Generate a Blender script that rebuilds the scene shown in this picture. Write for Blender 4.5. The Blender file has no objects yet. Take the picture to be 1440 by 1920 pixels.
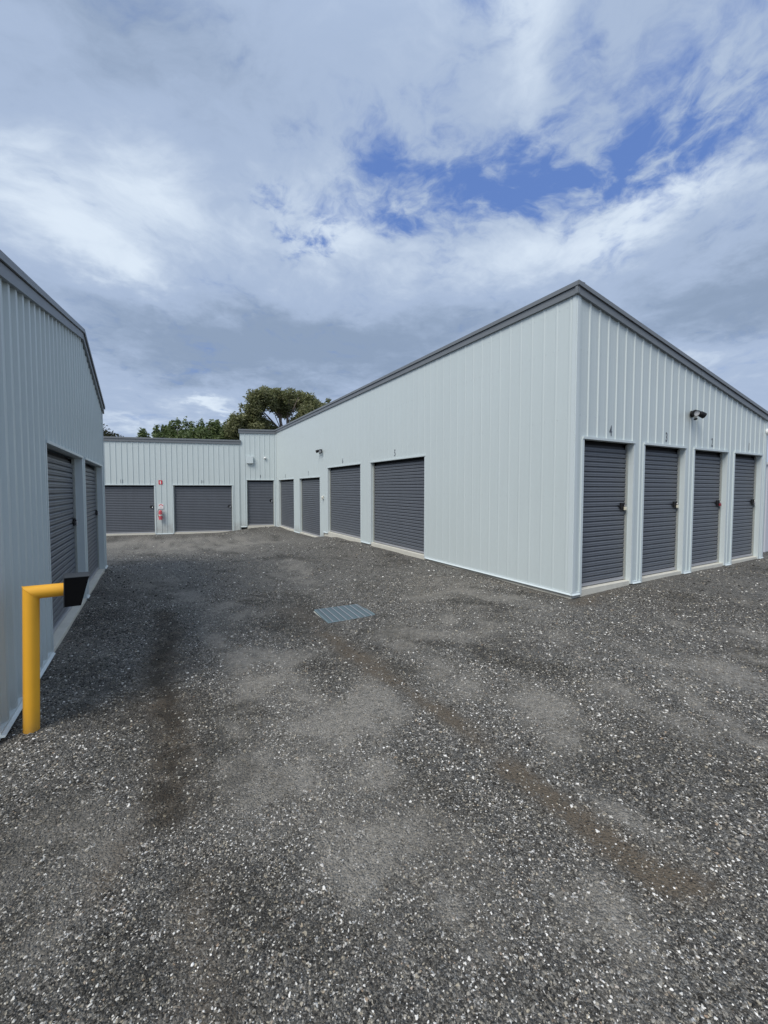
import bpy, bmesh, math, random
import numpy as np
from math import sin, cos, radians, pi, sqrt, atan2
from mathutils import Vector, Matrix
random.seed(7)
rng = np.random.default_rng(7)
S = bpy.context.scene
COL = S.collection

# ------------------------------------------------------------------ camera
F_PX, PITCH, YAW = 767.0, 2.463, 29.28          # focal length in 1440-px units, degrees down, degrees clockwise from +Y
cam_d = bpy.data.cameras.new('camera'); cam = bpy.data.objects.new('camera', cam_d); COL.objects.link(cam)
cam_d.sensor_fit = 'VERTICAL'; cam_d.sensor_height = 36.0; cam_d.lens = 36.0 * F_PX / 1920.0
cam_d.shift_y = -10.0 / 1920.0
cam_d.clip_start = 0.05; cam_d.clip_end = 2000
cam.location = (0, 0, 1.45)
cam.rotation_euler = (radians(90 - PITCH), 0, radians(-YAW))
S.camera = cam

# ------------------------------------------------------------------ world
W = bpy.data.worlds.new('World'); S.world = W; W.use_nodes = True
SUN_EL, SUN_AZ = 50.0, -118.0                    # azimuth clockwise from +Y (towards -X, a little -Y)
SKY_STRENGTH = 0.10
EXPOSURE = 0.55
def build_world():
    nt = W.node_tree; N = nt.nodes; Lk = nt.links
    N.clear()
    def nd(t, **k):
        n = N.new(t)
        for a, b in k.items(): setattr(n, a, b)
        return n
    def val(s, v):
        if isinstance(v, bpy.types.NodeSocket): Lk.new(v, s)
        else: s.default_value = v
    def math_(op, a, b=0.0, clamp=False):
        n = nd('ShaderNodeMath', operation=op, use_clamp=clamp); val(n.inputs[0], a); val(n.inputs[1], b); return n.outputs[0]
    def vm(op, a, b=None, s=None):
        n = nd('ShaderNodeVectorMath', operation=op); val(n.inputs[0], a)
        if b is not None: val(n.inputs[1], b)
        if s is not None: val(n.inputs['Scale'], s)
        return n.outputs['Value'] if op in ('DOT_PRODUCT', 'LENGTH') else n.outputs[0]
    def noise(v, scale, detail=4, rough=0.5, dist=0.0, out='Fac'):
        n = nd('ShaderNodeTexNoise'); val(n.inputs['Vector'], v); n.inputs['Scale'].default_value = scale
        n.inputs['Detail'].default_value = detail; n.inputs['Roughness'].default_value = rough
        n.inputs['Distortion'].default_value = dist; return n.outputs[out]
    def ramp(f, lo, hi):
        n = nd('ShaderNodeMapRange', interpolation_type='SMOOTHSTEP'); val(n.inputs['Value'], f)
        n.inputs['From Min'].default_value = lo; n.inputs['From Max'].default_value = hi; return n.outputs[0]
    def mixc(f, a, b):
        n = nd('ShaderNodeMix', data_type='RGBA'); val(n.inputs[0], f); val(n.inputs[6], a); val(n.inputs[7], b); return n.outputs[2]
    sky = nd('ShaderNodeTexSky', sky_type='NISHITA'); sky.sun_disc = False
    sky.sun_elevation = radians(SUN_EL); sky.sun_rotation = radians(SUN_AZ)
    sky.air_density = 1.0; sky.dust_density = 0.4; sky.ozone_density = 3.0
    D = nd('ShaderNodeTexCoord').outputs['Generated']
    sep = nd('ShaderNodeSeparateXYZ'); Lk.new(D, sep.inputs[0])
    zc = math_('ADD', math_('MAXIMUM', sep.outputs[2], 0.0), 0.16)
    P = vm('SCALE', D, s=math_('DIVIDE', 1.0, zc))          # cloud-layer coordinates: perspective towards the horizon
    wn = vm('SUBTRACT', noise(P, 1.3, 5, 0.55, out='Color'), (0.5, 0.5, 0.5))
    Pw = vm('ADD', P, vm('SCALE', wn, s=0.55))
    Dn = vm('SUBTRACT', noise(P, 2.2, 6, 0.6, out='Color'), (0.5, 0.5, 0.5))
    Dw = vm('ADD', D, vm('SCALE', Dn, s=0.22))
    def blob(az, el, a, b, rot):
        """soft patch of sky around azimuth az / elevation el, half widths a, b in degrees, turned by rot"""
        az, el, rot = radians(az), radians(el), radians(rot)
        c = Vector((sin(az)*cos(el), cos(az)*cos(el), sin(el)))
        r = Vector((cos(az), -sin(az), 0)); u = r.cross(c)
        e1 = (r*cos(rot) + u*sin(rot)) / radians(a); e2 = (-r*sin(rot) + u*cos(rot)) / radians(b)
        x = vm('DOT_PRODUCT', Dw, tuple(e1)); y = vm('DOT_PRODUCT', Dw, tuple(e2))
        q = math_('ADD', math_('MULTIPLY', x, x), math_('MULTIPLY', y, y))
        g = math_('EXPONENT', math_('MULTIPLY', q, -1.0))
        return math_('MULTIPLY', g, math_('GREATER_THAN', vm('DOT_PRODUCT', D, tuple(c)), 0.3))
    def total(lst):
        t = None
        for w, *b in lst:
            v = math_('MULTIPLY', blob(*b), w); t = v if t is None else math_('ADD', t, v)
        return t
    # gaps of blue, patches of bright thin cloud, patches of thick grey cloud
    gaps = total(GAPS); bright = total(BRIGHT); dark = total(DARK)
    n1 = noise(Pw, 1.1, 7, 0.58); n2 = noise(Pw, 3.4, 8, 0.62, 0.3); n3 = noise(Pw, 0.55, 4, 0.5)
    n4 = noise(Pw, 8.0, 6, 0.6)
    dens = math_('ADD', math_('MULTIPLY', math_('SUBTRACT', n1, 0.5), 0.7), math_('MULTIPLY', math_('SUBTRACT', n2, 0.5), 2.3))
    dens = math_('ADD', dens, math_('MULTIPLY', math_('SUBTRACT', n4, 0.5), math_('ADD', 1.4, math_('MULTIPLY', gaps, 2.2))))
    dens = math_('SUBTRACT', math_('ADD', dens, 0.92), math_('MULTIPLY', gaps, 0.68))
    cover = ramp(dens, -0.30, 0.80)
    shade = math_('ADD', math_('MULTIPLY', math_('SUBTRACT', n3, 0.5), 0.8), math_('MULTIPLY', math_('SUBTRACT', n2, 0.5), 1.05))
    shade = math_('ADD', shade, math_('MULTIPLY', math_('SUBTRACT', n4, 0.5), 0.80))
    shade = math_('ADD', math_('SUBTRACT', math_('ADD', shade, bright), dark), 0.42)
    k = 1.0 / SKY_STRENGTH / 2**EXPOSURE
    c1 = mixc(ramp(shade, -0.35, 0.45), (0.27*k, 0.355*k, 0.50*k, 1), (0.40*k, 0.50*k, 0.68*k, 1))
    cl = mixc(ramp(shade, 0.40, 1.45), c1, (0.72*k, 0.82*k, 0.94*k, 1))
    blue = mixc(0.75, sky.outputs[0], (0.125*k, 0.235*k, 0.60*k, 1))
    col = mixc(cover, blue, cl)
    lift = ramp(sep.outputs[2], 0.22, 0.0)                 # paler towards the horizon
    col = mixc(math_('MULTIPLY', lift, 0.30), col, (0.47*k, 0.57*k, 0.73*k, 1))
    up = ramp(sep.outputs[2], 0.70, 1.0)                  # an overcast sky is brighter towards the zenith
    col = vm('SCALE', col, s=math_('ADD', math_('MULTIPLY', up, 0.45), 1.0))
    bg = nd('ShaderNodeBackground'); Lk.new(col, bg.inputs[0]); bg.inputs[1].default_value = SKY_STRENGTH
    Lk.new(bg.outputs[0], nd('ShaderNodeOutputWorld').inputs[0])
# (weight, azimuth, elevation, half width, half height, turn)
GAPS = [(0.85, 31, 38.0, 7, 4.0, -25), (0.85, 42, 35.5, 9, 4.0, -8), (1.0, 55, 34, 9, 4.2, 3), (0.85, 64, 33.5, 7, 3.2, 15), (1.35, 19.2, 31, 3.4, 2.4, 20),
        (0.9, 31.8, 32.5, 3.0, 2.4, 0), (0.9, 14.7, 32.5, 2.2, 3, 0), (0.6, 50, 40, 8, 3.6, 60), (0.5, 38, 46, 7, 4, 30), (0.5, 68, 38, 9, 4, 0)]
BRIGHT = [(0.62, 45.6, 47, 3.5, 7, 5), (0.50, 1.4, 32, 6, 5, -40), (0.45, -9, 28, 9, 5, -25), (0.42, -5, 24.6, 7, 2.4, -15), (0.3, 0, 25, 3, 2, 0), (0.55, 23.5, 33, 6, 3.6, 0),
          (0.60, 66, 29.5, 9, 2.8, 12), (0.52, 55, 27.8, 10, 3.0, 5), (0.35, 39, 28, 9, 3.2, 0), (0.95, 5.9, 10.2, 3, 1.2, -20), (0.55, -2, 7.0, 6, 1.2, 0), (0.3, 64, 14, 9, 1.8, 0), (0.2, 66, 40, 5, 4, 0)]
DARK = [(0.42, -2, 41, 13, 6, 0), (0.85, 7, 19.0, 15, 4.2, 0), (0.75, 28, 19.0, 15, 3.8, 0), (0.35, 42, 22.5, 10, 2.5, 5), (0.75, 70, 20.5, 11, 3.2, 8), (0.4, 15, 14, 13, 2.6, -5)]
build_world()
W.cycles.sample_map_resolution = 1024

sd = bpy.data.lights.new('sun', 'SUN'); sun = bpy.data.objects.new('sun', sd); COL.objects.link(sun)
sd.energy = 2.1; sd.angle = radians(34); sd.color = (1.0, 0.95, 0.87)
sv = Vector((sin(radians(SUN_AZ))*cos(radians(SUN_EL)), cos(radians(SUN_AZ))*cos(radians(SUN_EL)), sin(radians(SUN_EL))))
sun.rotation_euler = sv.to_track_quat('Z', 'Y').to_euler(); sun.location = (-8, -4, 20)

S.view_settings.view_transform = 'Standard'; S.view_settings.look = 'None'
S.view_settings.exposure = EXPOSURE; S.view_settings.gamma = 1.0; S.view_settings.use_curve_mapping = False
S.render.engine = 'CYCLES'

# ------------------------------------------------------------------ materials
def material(name, base, rough=0.5, metallic=0.0, spec=0.5, var=0.0, vscale=3.0, bump=0.0, bscale=40.0, streak=0.0, dirt=None, vec='Object'):
    m = bpy.data.materials.new(name); m.use_nodes = True
    nt = m.node_tree; N = nt.nodes; Lk = nt.links; b = N['Principled BSDF']
    b.inputs['Roughness'].default_value = rough; b.inputs['Metallic'].default_value = metallic
    b.inputs['Specular IOR Level'].default_value = spec
    tc = N.new('ShaderNodeTexCoord').outputs[vec]
    def noise(scale, detail=4, v=None):
        n = N.new('ShaderNodeTexNoise'); n.inputs['Scale'].default_value = scale; n.inputs['Detail'].default_value = detail
        Lk.new(v if v is not None else tc, n.inputs['Vector']); return n.outputs['Fac']
    col = None
    c = N.new('ShaderNodeMix'); c.data_type = 'RGBA'
    c.inputs[6].default_value = tuple(x*(1-var) for x in base) + (1,)
    c.inputs[7].default_value = tuple(min(1, x*(1+var)) for x in base) + (1,)
    Lk.new(noise(vscale), c.inputs[0]); col = c.outputs[2]
    if streak:
        mp = N.new('ShaderNodeMapping'); mp.inputs['Scale'].default_value = (14, 14, 0.5); Lk.new(tc, mp.inputs['Vector'])
        s = N.new('ShaderNodeMix'); s.data_type = 'RGBA'; s.blend_type = 'MULTIPLY'; s.inputs[0].default_value = 1
        r = N.new('ShaderNodeMapRange'); Lk.new(noise(1.0, 5, mp.outputs[0]), r.inputs['Value'])
        r.inputs['From Min'].default_value = 0.3; r.inputs['From Max'].default_value = 0.7
        r.inputs['To Min'].default_value = 1 - streak; r.inputs['To Max'].default_value = 1 + streak*0.4
        Lk.new(col, s.inputs[6]); Lk.new(r.outputs[0], s.inputs[7]); col = s.outputs[2]
    if dirt:      # splashed mud on the lowest part: (height of the base, reach, colour)
        z0, reach, dc = dirt
        g = N.new('ShaderNodeNewGeometry'); sp = N.new('ShaderNodeSeparateXYZ'); Lk.new(g.outputs['Position'], sp.inputs[0])
        r = N.new('ShaderNodeMapRange'); Lk.new(sp.outputs[2], r.inputs['Value'])
        r.inputs['From Min'].default_value = z0 + reach; r.inputs['From Max'].default_value = z0
        mu = N.new('ShaderNodeMath'); mu.operation = 'MULTIPLY'; Lk.new(r.outputs[0], mu.inputs[0]); Lk.new(noise(9, 6), mu.inputs[1])
        d = N.new('ShaderNodeMix'); d.data_type = 'RGBA'; Lk.new(mu.outputs[0], d.inputs[0]); Lk.new(col, d.inputs[6]); d.inputs[7].default_value = dc + (1,)
        col = d.outputs[2]
    Lk.new(col, b.inputs['Base Color'])
    rr = N.new('ShaderNodeMapRange'); Lk.new(noise(vscale*3, 3), rr.inputs['Value'])
    rr.inputs['To Min'].default_value = rough*0.85; rr.inputs['To Max'].default_value = min(1, rough*1.15); Lk.new(rr.outputs[0], b.inputs['Roughness'])
    if bump:
        bp = N.new('ShaderNodeBump'); bp.inputs['Strength'].default_value = bump; bp.inputs['Distance'].default_value = 0.01
        Lk.new(noise(bscale, 5), bp.inputs['Height']); Lk.new(bp.outputs[0], b.inputs['Normal'])
    return m
M = {}
M['wall'] = material('pale_grey_painted_steel', (0.545, 0.61, 0.61), 0.42, var=0.03, vscale=0.9, bump=0.05, bscale=3.0, streak=0.02, dirt=(-0.3, 0.28, (0.36, 0.36, 0.34)))
M['trim'] = material('pale_grey_steel_flashing', (0.575, 0.64, 0.65), 0.40, var=0.03, vscale=2)
M['dark'] = material('slate_grey_fascia_steel', (0.165, 0.180, 0.192), 0.42, var=0.06, vscale=1.5, bump=0.04, bscale=4)
M['door'] = material('charcoal_roller_curtain', (0.118, 0.130, 0.150), 0.40, var=0.08, vscale=2.0, streak=0.08)
M['doorback'] = material('charcoal_curtain_back', (0.02, 0.022, 0.027), 0.6)
M['rail'] = material('grey_aluminium_rail', (0.42, 0.43, 0.46), 0.45, metallic=0.3, var=0.08, vscale=6)
M['guide'] = material('weathered_guide_channel', (0.40, 0.42, 0.39), 0.5, metallic=0.2, var=0.12, vscale=12)
M['void'] = material('unlit_interior', (0.012, 0.012, 0.014), 0.9)  # near-black colour stands in for the darkness inside
M['concrete'] = material('pale_concrete', (0.58, 0.565, 0.495), 0.85, var=0.16, vscale=7, bump=0.35, bscale=60)
M['roof'] = material('grey_roof_sheet', (0.30, 0.32, 0.34), 0.5, var=0.05)
M['number'] = material('grey_stencil_paint', (0.10, 0.115, 0.14), 0.6, var=0.1, vscale=30)
M['black'] = material('black_plastic', (0.008, 0.008, 0.009), 0.6, spec=0.3, var=0.1, vscale=20)
M['hood'] = material('matt_black_powder_coat', (0.0035, 0.0035, 0.004), 0.75, spec=0.12, var=0.1, vscale=10)
M['hoodtop'] = material('dark_grey_powder_coat', (0.030, 0.034, 0.038), 0.6, var=0.25, vscale=25)  # greyer than the hood sides, mottled
M['yellow'] = material('safety_yellow_paint', (0.92, 0.455, 0.032), 0.42, var=0.05, vscale=8, bump=0.08, bscale=60, dirt=(-0.32, 0.22, (0.25, 0.16, 0.06)))
M['white'] = material('white_plastic', (0.78, 0.79, 0.78), 0.4, var=0.03)
M['offwhite'] = material('aged_white_plastic', (0.62, 0.62, 0.56), 0.5, var=0.05)
M['red'] = material('red_enamel', (0.62, 0.03, 0.05), 0.35, var=0.05)
M['steel'] = material('galvanised_steel', (0.215, 0.285, 0.31), 0.6, metallic=0.2, var=0.15, vscale=25)
M['brass'] = material('brass_padlock_metal', (0.80, 0.76, 0.60), 0.4, metallic=0.3, var=0.1, vscale=30)
M['chrome'] = material('bright_shackle_steel', (0.75, 0.75, 0.75), 0.25, metallic=0.9)
M['redplastic'] = material('red_padlock_body', (0.25, 0.03, 0.04), 0.4)
M['pit'] = material('drain_pit_concrete', (0.17, 0.20, 0.21), 0.9, var=0.25, vscale=12)
M['pale'] = material('pale_lilac_fence_sheet', (0.58, 0.59, 0.63), 0.5, var=0.03)
M['bark'] = material('gum_bark', (0.24, 0.20, 0.17), 0.9, var=0.35, vscale=4, bump=0.5, bscale=12)
M['soil'] = material('brown_soil', (0.13, 0.095, 0.06), 0.95, var=0.4, vscale=20, bump=0.6, bscale=60)

def leaf_mat(name, a, b_, c_):
    m = bpy.data.materials.new(name); m.use_nodes = True
    nt = m.node_tree; N = nt.nodes; Lk = nt.links; b = N['Principled BSDF']
    g = N.new('ShaderNodeNewGeometry'); r = N.new('ShaderNodeValToRGB'); Lk.new(g.outputs['Random Per Island'], r.inputs[0])
    r.color_ramp.elements[0].color = a + (1,); r.color_ramp.elements[1].color = c_ + (1,)
    e = r.color_ramp.elements.new(0.55); e.color = b_ + (1,)
    Lk.new(r.outputs[0], b.inputs['Base Color']); b.inputs['Roughness'].default_value = 0.6
    b.inputs['Specular IOR Level'].default_value = 0.35
    tr = N.new('ShaderNodeBsdfTranslucent'); Lk.new(r.outputs[0], tr.inputs[0])
    mx = N.new('ShaderNodeMixShader'); mx.inputs[0].default_value = 0.38
    Lk.new(b.outputs[0], mx.inputs[1]); Lk.new(tr.outputs[0], mx.inputs[2]); Lk.new(mx.outputs[0], N['Material Output'].inputs[0])
    return m
M['gum'] = leaf_mat('gum_foliage', (0.120, 0.135, 0.055), (0.195, 0.210, 0.095), (0.30, 0.30, 0.17))
M['bush'] = leaf_mat('bright_green_foliage', (0.080, 0.115, 0.038), (0.135, 0.185, 0.068), (0.25, 0.30, 0.155))
M['darkbush'] = leaf_mat('dark_olive_foliage', (0.020, 0.026, 0.010), (0.040, 0.045, 0.018), (0.085, 0.08, 0.035))

# ------------------------------------------------------------------ helpers
def tag(o, label=None, cat=None, group=None, kind=None):
    if label: o['label'] = label
    if cat: o['category'] = cat
    if group: o['group'] = group
    if kind: o['kind'] = kind
    return o
def empty(name, loc, label, cat, rotz=0.0, group=None):
    o = bpy.data.objects.new(name, None); COL.objects.link(o); o.empty_display_size = 0.2
    o.location = loc; o.rotation_euler = (0, 0, rotz); o.rotation_mode = 'XYZ'
    return tag(o, label, cat, group)
class MB:
    """collects geometry; built as ONE mesh object"""
    def __init__(s): s.v = []; s.f = []; s.sm = []
    def add(s, vs, fs, smooth=False):
        n = len(s.v); s.v += [tuple(v) for v in vs]; s.f += [tuple(i+n for i in f) for f in fs]; s.sm += [smooth]*len(fs); return s
    def box(s, a, b):
        x0, y0, z0 = a; x1, y1, z1 = b
        vs = [(x0,y0,z0),(x1,y0,z0),(x1,y1,z0),(x0,y1,z0),(x0,y0,z1),(x1,y0,z1),(x1,y1,z1),(x0,y1,z1)]
        return s.add(vs, [(0,3,2,1),(4,5,6,7),(0,1,5,4),(1,2,6,5),(2,3,7,6),(3,0,4,7)])
    def prism(s, prof, fn, t0, t1, closed=True):
        """prof: list of 2D points; fn(p, t) -> 3D; extruded from t0 to t1"""
        n = len(prof); vs = [fn(p, t0) for p in prof] + [fn(p, t1) for p in prof]
        fs = [(i, (i+1) % n, n+(i+1) % n, n+i) for i in range(n if closed else n-1)]
        if closed: fs += [tuple(reversed(range(n))), tuple(range(n, 2*n))]
        return s.add(vs, fs)
    def tube(s, p0, p1, r0, r1=None, seg=20, caps=True):
        r1 = r0 if r1 is None else r1
        p0, p1 = Vector(p0), Vector(p1); d = (p1-p0).normalized()
        a = d.orthogonal().normalized(); b = d.cross(a)
        vs = [p0 + (a*cos(2*pi*i/seg) + b*sin(2*pi*i/seg))*r0 for i in range(seg)] + [p1 + (a*cos(2*pi*i/seg) + b*sin(2*pi*i/seg))*r1 for i in range(seg)]
        s.add(vs, [(i, (i+1) % seg, seg+(i+1) % seg, seg+i) for i in range(seg)], True)
        if caps: s.add(vs, [tuple(reversed(range(seg))), tuple(range(seg, 2*seg))])
        return s
    def path(s, pts, rad, seg=10):
        for i in range(len(pts)-1):
            s.tube(pts[i], pts[i+1], rad[i], rad[i+1], seg, caps=(i in (0, len(pts)-2)))
        return s
    def dome(s, c, r, up, seg=16, rings=6, full=False):
        c = Vector(c); up = Vector(up).normalized(); a = up.orthogonal().normalized(); b = up.cross(a)
        lo = -pi/2 if full else 0.0; vs = []; fs = []
        for j in range(rings+1):
            t = lo + (pi/2-lo)*j/rings
            for i in range(seg):
                w = 2*pi*i/seg; vs.append(c + (a*cos(w)+b*sin(w))*cos(t)*r + up*sin(t)*r)
        for j in range(rings):
            for i in range(seg):
                fs.append((j*seg+i, j*seg+(i+1) % seg, (j+1)*seg+(i+1) % seg, (j+1)*seg+i))
        return s.add(vs, fs, True)
    def build(s, name, mat, parent=None, loc=None, bevel=0.0):
        o = bpy.data.objects.new(name, s.mesh(name, mat, parent)); COL.objects.link(o)
        if parent: o.parent = parent
        if loc: o.location = loc
        if bevel:
            b = o.modifiers.new('bevel', 'BEVEL'); b.width = bevel; b.segments = 2; b.limit_method = 'ANGLE'; b.angle_limit = radians(40)
        return o
    def mesh(s, name, mat, parent=None):
        me = bpy.data.meshes.new(name); me.from_pydata(s.v, [], s.f)
        me.polygons.foreach_set('use_smooth', s.sm)
        me.materials.append(M[mat] if isinstance(mat, str) else mat); me.update(); return me

class Wall:
    """a vertical wall plane: origin (x, y), running along azimuth direction u, outward normal n. local (s, d, z): along, outward, up"""
    def __init__(w, org, u, n, base, rh=0.017):
        w.rh = rh; w.o = Vector((org[0], org[1], 0)); w.u = Vector((u[0], u[1], 0)).normalized(); w.n = Vector((n[0], n[1], 0)).normalized(); w.b = Vector(base)
    def p(w, s, d, z): return tuple(w.o + w.u*s + w.n*d + Vector((0, 0, z)) - w.b)      # in the parent's own space
    def wp(w, s, d, z): return w.o + w.u*s + w.n*d + Vector((0, 0, z))                   # in the world
    def box(w, mb, s0, s1, d0, d1, z0, z1):
        vs = [w.p(s, d, z) for z in (z0, z1) for s, d in ((s0, d0), (s1, d0), (s1, d1), (s0, d1))]
        return mb.add(vs, [(0,3,2,1),(4,5,6,7),(0,1,5,4),(1,2,6,5),(2,3,7,6),(3,0,4,7)])

RIB_B, RIB_T = 0.040, 0.022
def clad(w, parent, s0, s1, zb, zt, openings, pitch=0.222, phase=0.0, per=4, breaks=(), rb=RIB_B, rt=RIB_T, swage=0.0009):
    """ribbed sheets; each sheet of `per` pans is its own part. zb(s), zt(s): bottom and top; openings: (s0, s1, z0, z1)"""
    rh = w.rh
    bp = {s0: 0.0, s1: 0.0}
    k0 = int(math.floor((s0-phase)/pitch))-1; k1 = int(math.ceil((s1-phase)/pitch))+1
    def hgt(s):
        t = (s-phase)/pitch; t = abs(t-round(t))*pitch
        if t <= rt/2: return rh
        if t <= rb/2: return rh*(rb/2-t)/((rb-rt)/2)
        t2 = abs(pitch/2-t)                         # two shallow swages between the ribs
        q = abs(t2-pitch*0.13)
        return swage*max(0, 1-q/0.006)
    cuts = []
    for k in range(k0, k1+1):
        c = phase+k*pitch
        for d in (-rb/2, -rt/2, rt/2, rb/2): cuts.append(c+d)
        for sg in (0.37, 0.63):
            for d in (-0.006, 0, 0.006): cuts.append(c+pitch*sg+d)
    for o in openings: cuts += [o[0], o[1]]
    cuts += list(breaks) + [s0, s1]
    cuts = sorted(set(round(c, 5) for c in cuts if s0-1e-6 <= c <= s1+1e-6))
    groups = {}
    for a, b in zip(cuts[:-1], cuts[1:]):
        if b-a < 1e-4: continue
        m = (a+b)/2; g = int(math.floor((m-phase-pitch*0.3)/(pitch*per))); groups.setdefault(g, []).append((a, b))
    for g in sorted(groups):
        mb = MB()
        for a, b in groups[g]:
            m = (a+b)/2
            spans = [[zb(m), None]]
            for o in sorted(openings, key=lambda q: q[2]):
                if o[0]-1e-6 < m < o[1]+1e-6:
                    last = spans.pop()
                    if o[2] > last[0]+1e-3: spans.append([last[0], o[2]])
                    spans.append([o[3], None])
            ha, hb = hgt(a), hgt(b)
            for z0, z1 in spans:
                za, zbb = (zt(a), zt(b)) if z1 is None else (z1, z1)
                vs = [w.p(a, ha, z0), w.p(b, hb, z0), w.p(b, hb, zbb), w.p(a, ha, za)]
                # orientation: u x up should point outward
                mb.add(vs, [(0, 1, 2, 3)])
                # the turned edge back towards the frame, so that a sheet has a thickness
                mb.add([w.p(a, -0.004, z0), w.p(b, -0.004, z0), w.p(b, hb, z0), w.p(a, ha, z0)], [(0, 1, 2, 3)])
        mb.build('cladding_sheet', 'wall', parent)

def digits(txt): return txt
def door_number(w, parent, txt, s, z, h=0.155, flip=False):
    c = bpy.data.curves.new('num', 'FONT'); c.body = txt; c.size = h/0.70; c.align_x = 'CENTER'; c.offset = 0.003; c.resolution_u = 3
    c.space_character = 1.15
    t = bpy.data.objects.new('num', c); COL.objects.link(t)
    dg = bpy.context.evaluated_depsgraph_get(); me0 = t.evaluated_get(dg).to_mesh()
    mb = MB(); sx = 0.62; sg = -1 if flip else 1
    mb.add([w.p(s+sg*v.co.x*sx, 0.0045, z+v.co.y) for v in me0.vertices], [tuple(p.vertices) for p in me0.polygons])
    bpy.data.objects.remove(t)
    o = mb.build('door_number', 'number', parent); o['label'] = 'door number ' + txt; return o

PIT = 0.0746
SLATS = {}
def slat_mesh(width):
    k = round(width, 3)
    if k not in SLATS:
        mb = MB()
        prof = [(-0.024, 0.0), (-0.024, 0.009), (-0.004, 0.015), (0.002, 0.028), (-0.0015, 0.037), (-0.0015, 0.040), (0.003, 0.050), (0.002, 0.064), (-0.005, PIT-0.002), (-0.024, PIT)]
        mb.prism(prof, lambda p, t: (t, p[0], p[1]), 0.0, width, closed=False)
        SLATS[k] = mb.mesh('slat', 'door')
    return SLATS[k]
def roller_door(w, parent, s0, s1, floor, h, label, single=True, latch='right', flip=False, gap=0.055, rec=0.085):
    """curtain, slats, guides, rail and latch in an opening; the hierarchy is building > roller_door > slat"""
    zt = floor+h
    cb = MB(); w.box(cb, s0+0.005, s1-0.005, -rec-0.055, -rec-0.026, floor+0.03, zt-gap)
    d = cb.build('roller_door', 'doorback', parent); d['label'] = label
    n = int((h-gap-0.055)/PIT); z0 = floor+0.055; wd = s1-s0-0.01
    ang = atan2(w.u.y, w.u.x)
    nrm = -1 if (w.u.cross(Vector((0, 0, 1))) - w.n).length < 0.1 else 1    # local y of slat mesh is -outward when u x z = n
    if single:
        base = slat_mesh(wd)
        for i in range(n):
            o = bpy.data.objects.new('slat', base); COL.objects.link(o); o.parent = d
            m = Matrix.Identity(4)
            a = Vector(w.p(s0+0.005, -rec, z0+i*PIT))
            m.col[0][:3] = w.u; m.col[1][:3] = w.n; m.col[2][:3] = (0, 0, 1)
            # mirrored bases are avoided by turning the mesh end for end
            if m.to_3x3().determinant() < 0:
                a = Vector(w.p(s1-0.005, -rec, z0+i*PIT)); m.col[0][:3] = -w.u
            m.translation = a + Vector((0, 0, random.uniform(-0.0008, 0.0008))); o.matrix_local = m
    else:
        mb = MB()
        for i in range(n):
            prof = [(-0.024, 0.0), (-0.024, 0.011), (-0.003, 0.019), (0.002, 0.04), (-0.003, PIT-0.004), (-0.024, PIT)]
            mb.prism(prof, lambda p, t: w.p(t, -rec+p[0], z0+i*PIT+p[1]), s0+0.005, s1-0.005, closed=False)
        q = mb.build('slats', 'door', d); q['kind'] = 'stuff'
    r = MB(); w.box(r, s0+0.006, s1-0.006, -rec-0.014, -rec+0.012, floor+0.014, floor+0.055); r.build('bottom_rail', 'rail', d)
    for a, b in ((s0+0.001, s0+0.032), (s1-0.032, s1-0.001)):
        g = MB(); w.box(g, a, b, -rec-0.013, -rec+0.022, floor+0.004, zt-0.02); g.build('guide_channel', 'guide', d)
    dr = MB(); w.box(dr, s0+0.004, s1-0.004, -rec-0.35, -rec-0.058, zt-gap-0.28, zt-0.002); dr.build('drum_dark_box', 'void', d)  # box behind the curtain top, coloured near-black as the darkness in the gap
    return d
def latch_and_lock(w, s, z, parent, rec, label, body='brass', dirn=1):
    """slide latch on the curtain (part of the door) and the padlock hanging in it (a thing)"""
    l = MB()
    w.box(l, s-0.06, s+0.045, -rec+0.003, -rec+0.024, z-0.055, z+0.055)
    w.box(l, s-0.105, s-0.05, -rec+0.004, -rec+0.014, z-0.012, z+0.012)
    w.box(l, s+0.01, s+0.07, -rec+0.022, -rec+0.032, z+0.005, z+0.030)
    l.build('latch', 'black', parent, bevel=0.003)
    c = w.wp(s+0.030, -rec+0.040, z-0.035)
    t = empty('padlock', tuple(c), label, 'padlock', atan2(w.u.y, w.u.x))
    b = MB(); b.box((-0.026, -0.012, -0.026), (0.026, 0.012, 0.026)); b.build('lock_body', body, t, bevel=0.004)
    sh = MB(); pts = [(-0.014, 0, 0.018), (-0.014, 0, 0.045), (-0.009, 0, 0.056), (0, 0, 0.060), (0.009, 0, 0.056), (0.014, 0, 0.045), (0.014, 0, 0.018)]
    sh.path(pts, [0.0042]*len(pts), 8); sh.build('shackle', 'chrome', t)
    return t
def opening_trim(w, parent, s0, s1, floor, h, jamb=0.10, z_low=None, ears=0.035):
    zt = floor+h; zl = floor-0.05 if z_low is None else z_low
    hd = MB(); w.box(hd, s0-ears, s1+ears, -0.02, w.rh+0.016, zt+0.001, zt+0.034); hd.build('header_flashing', 'trim', parent)
    sf = MB(); w.box(sf, s0-0.002, s1+0.002, -0.085, -0.0205, zt+0.0015, zt+0.012); sf.build('header_soffit', 'trim', parent)
    for a, b in ((s0-0.045, s0), (s1, s1+0.045)):
        j = MB(); w.box(j, a, b, -jamb, w.rh+0.004, zl, zt-0.001); j.build('jamb_flashing', 'trim', parent)
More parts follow.
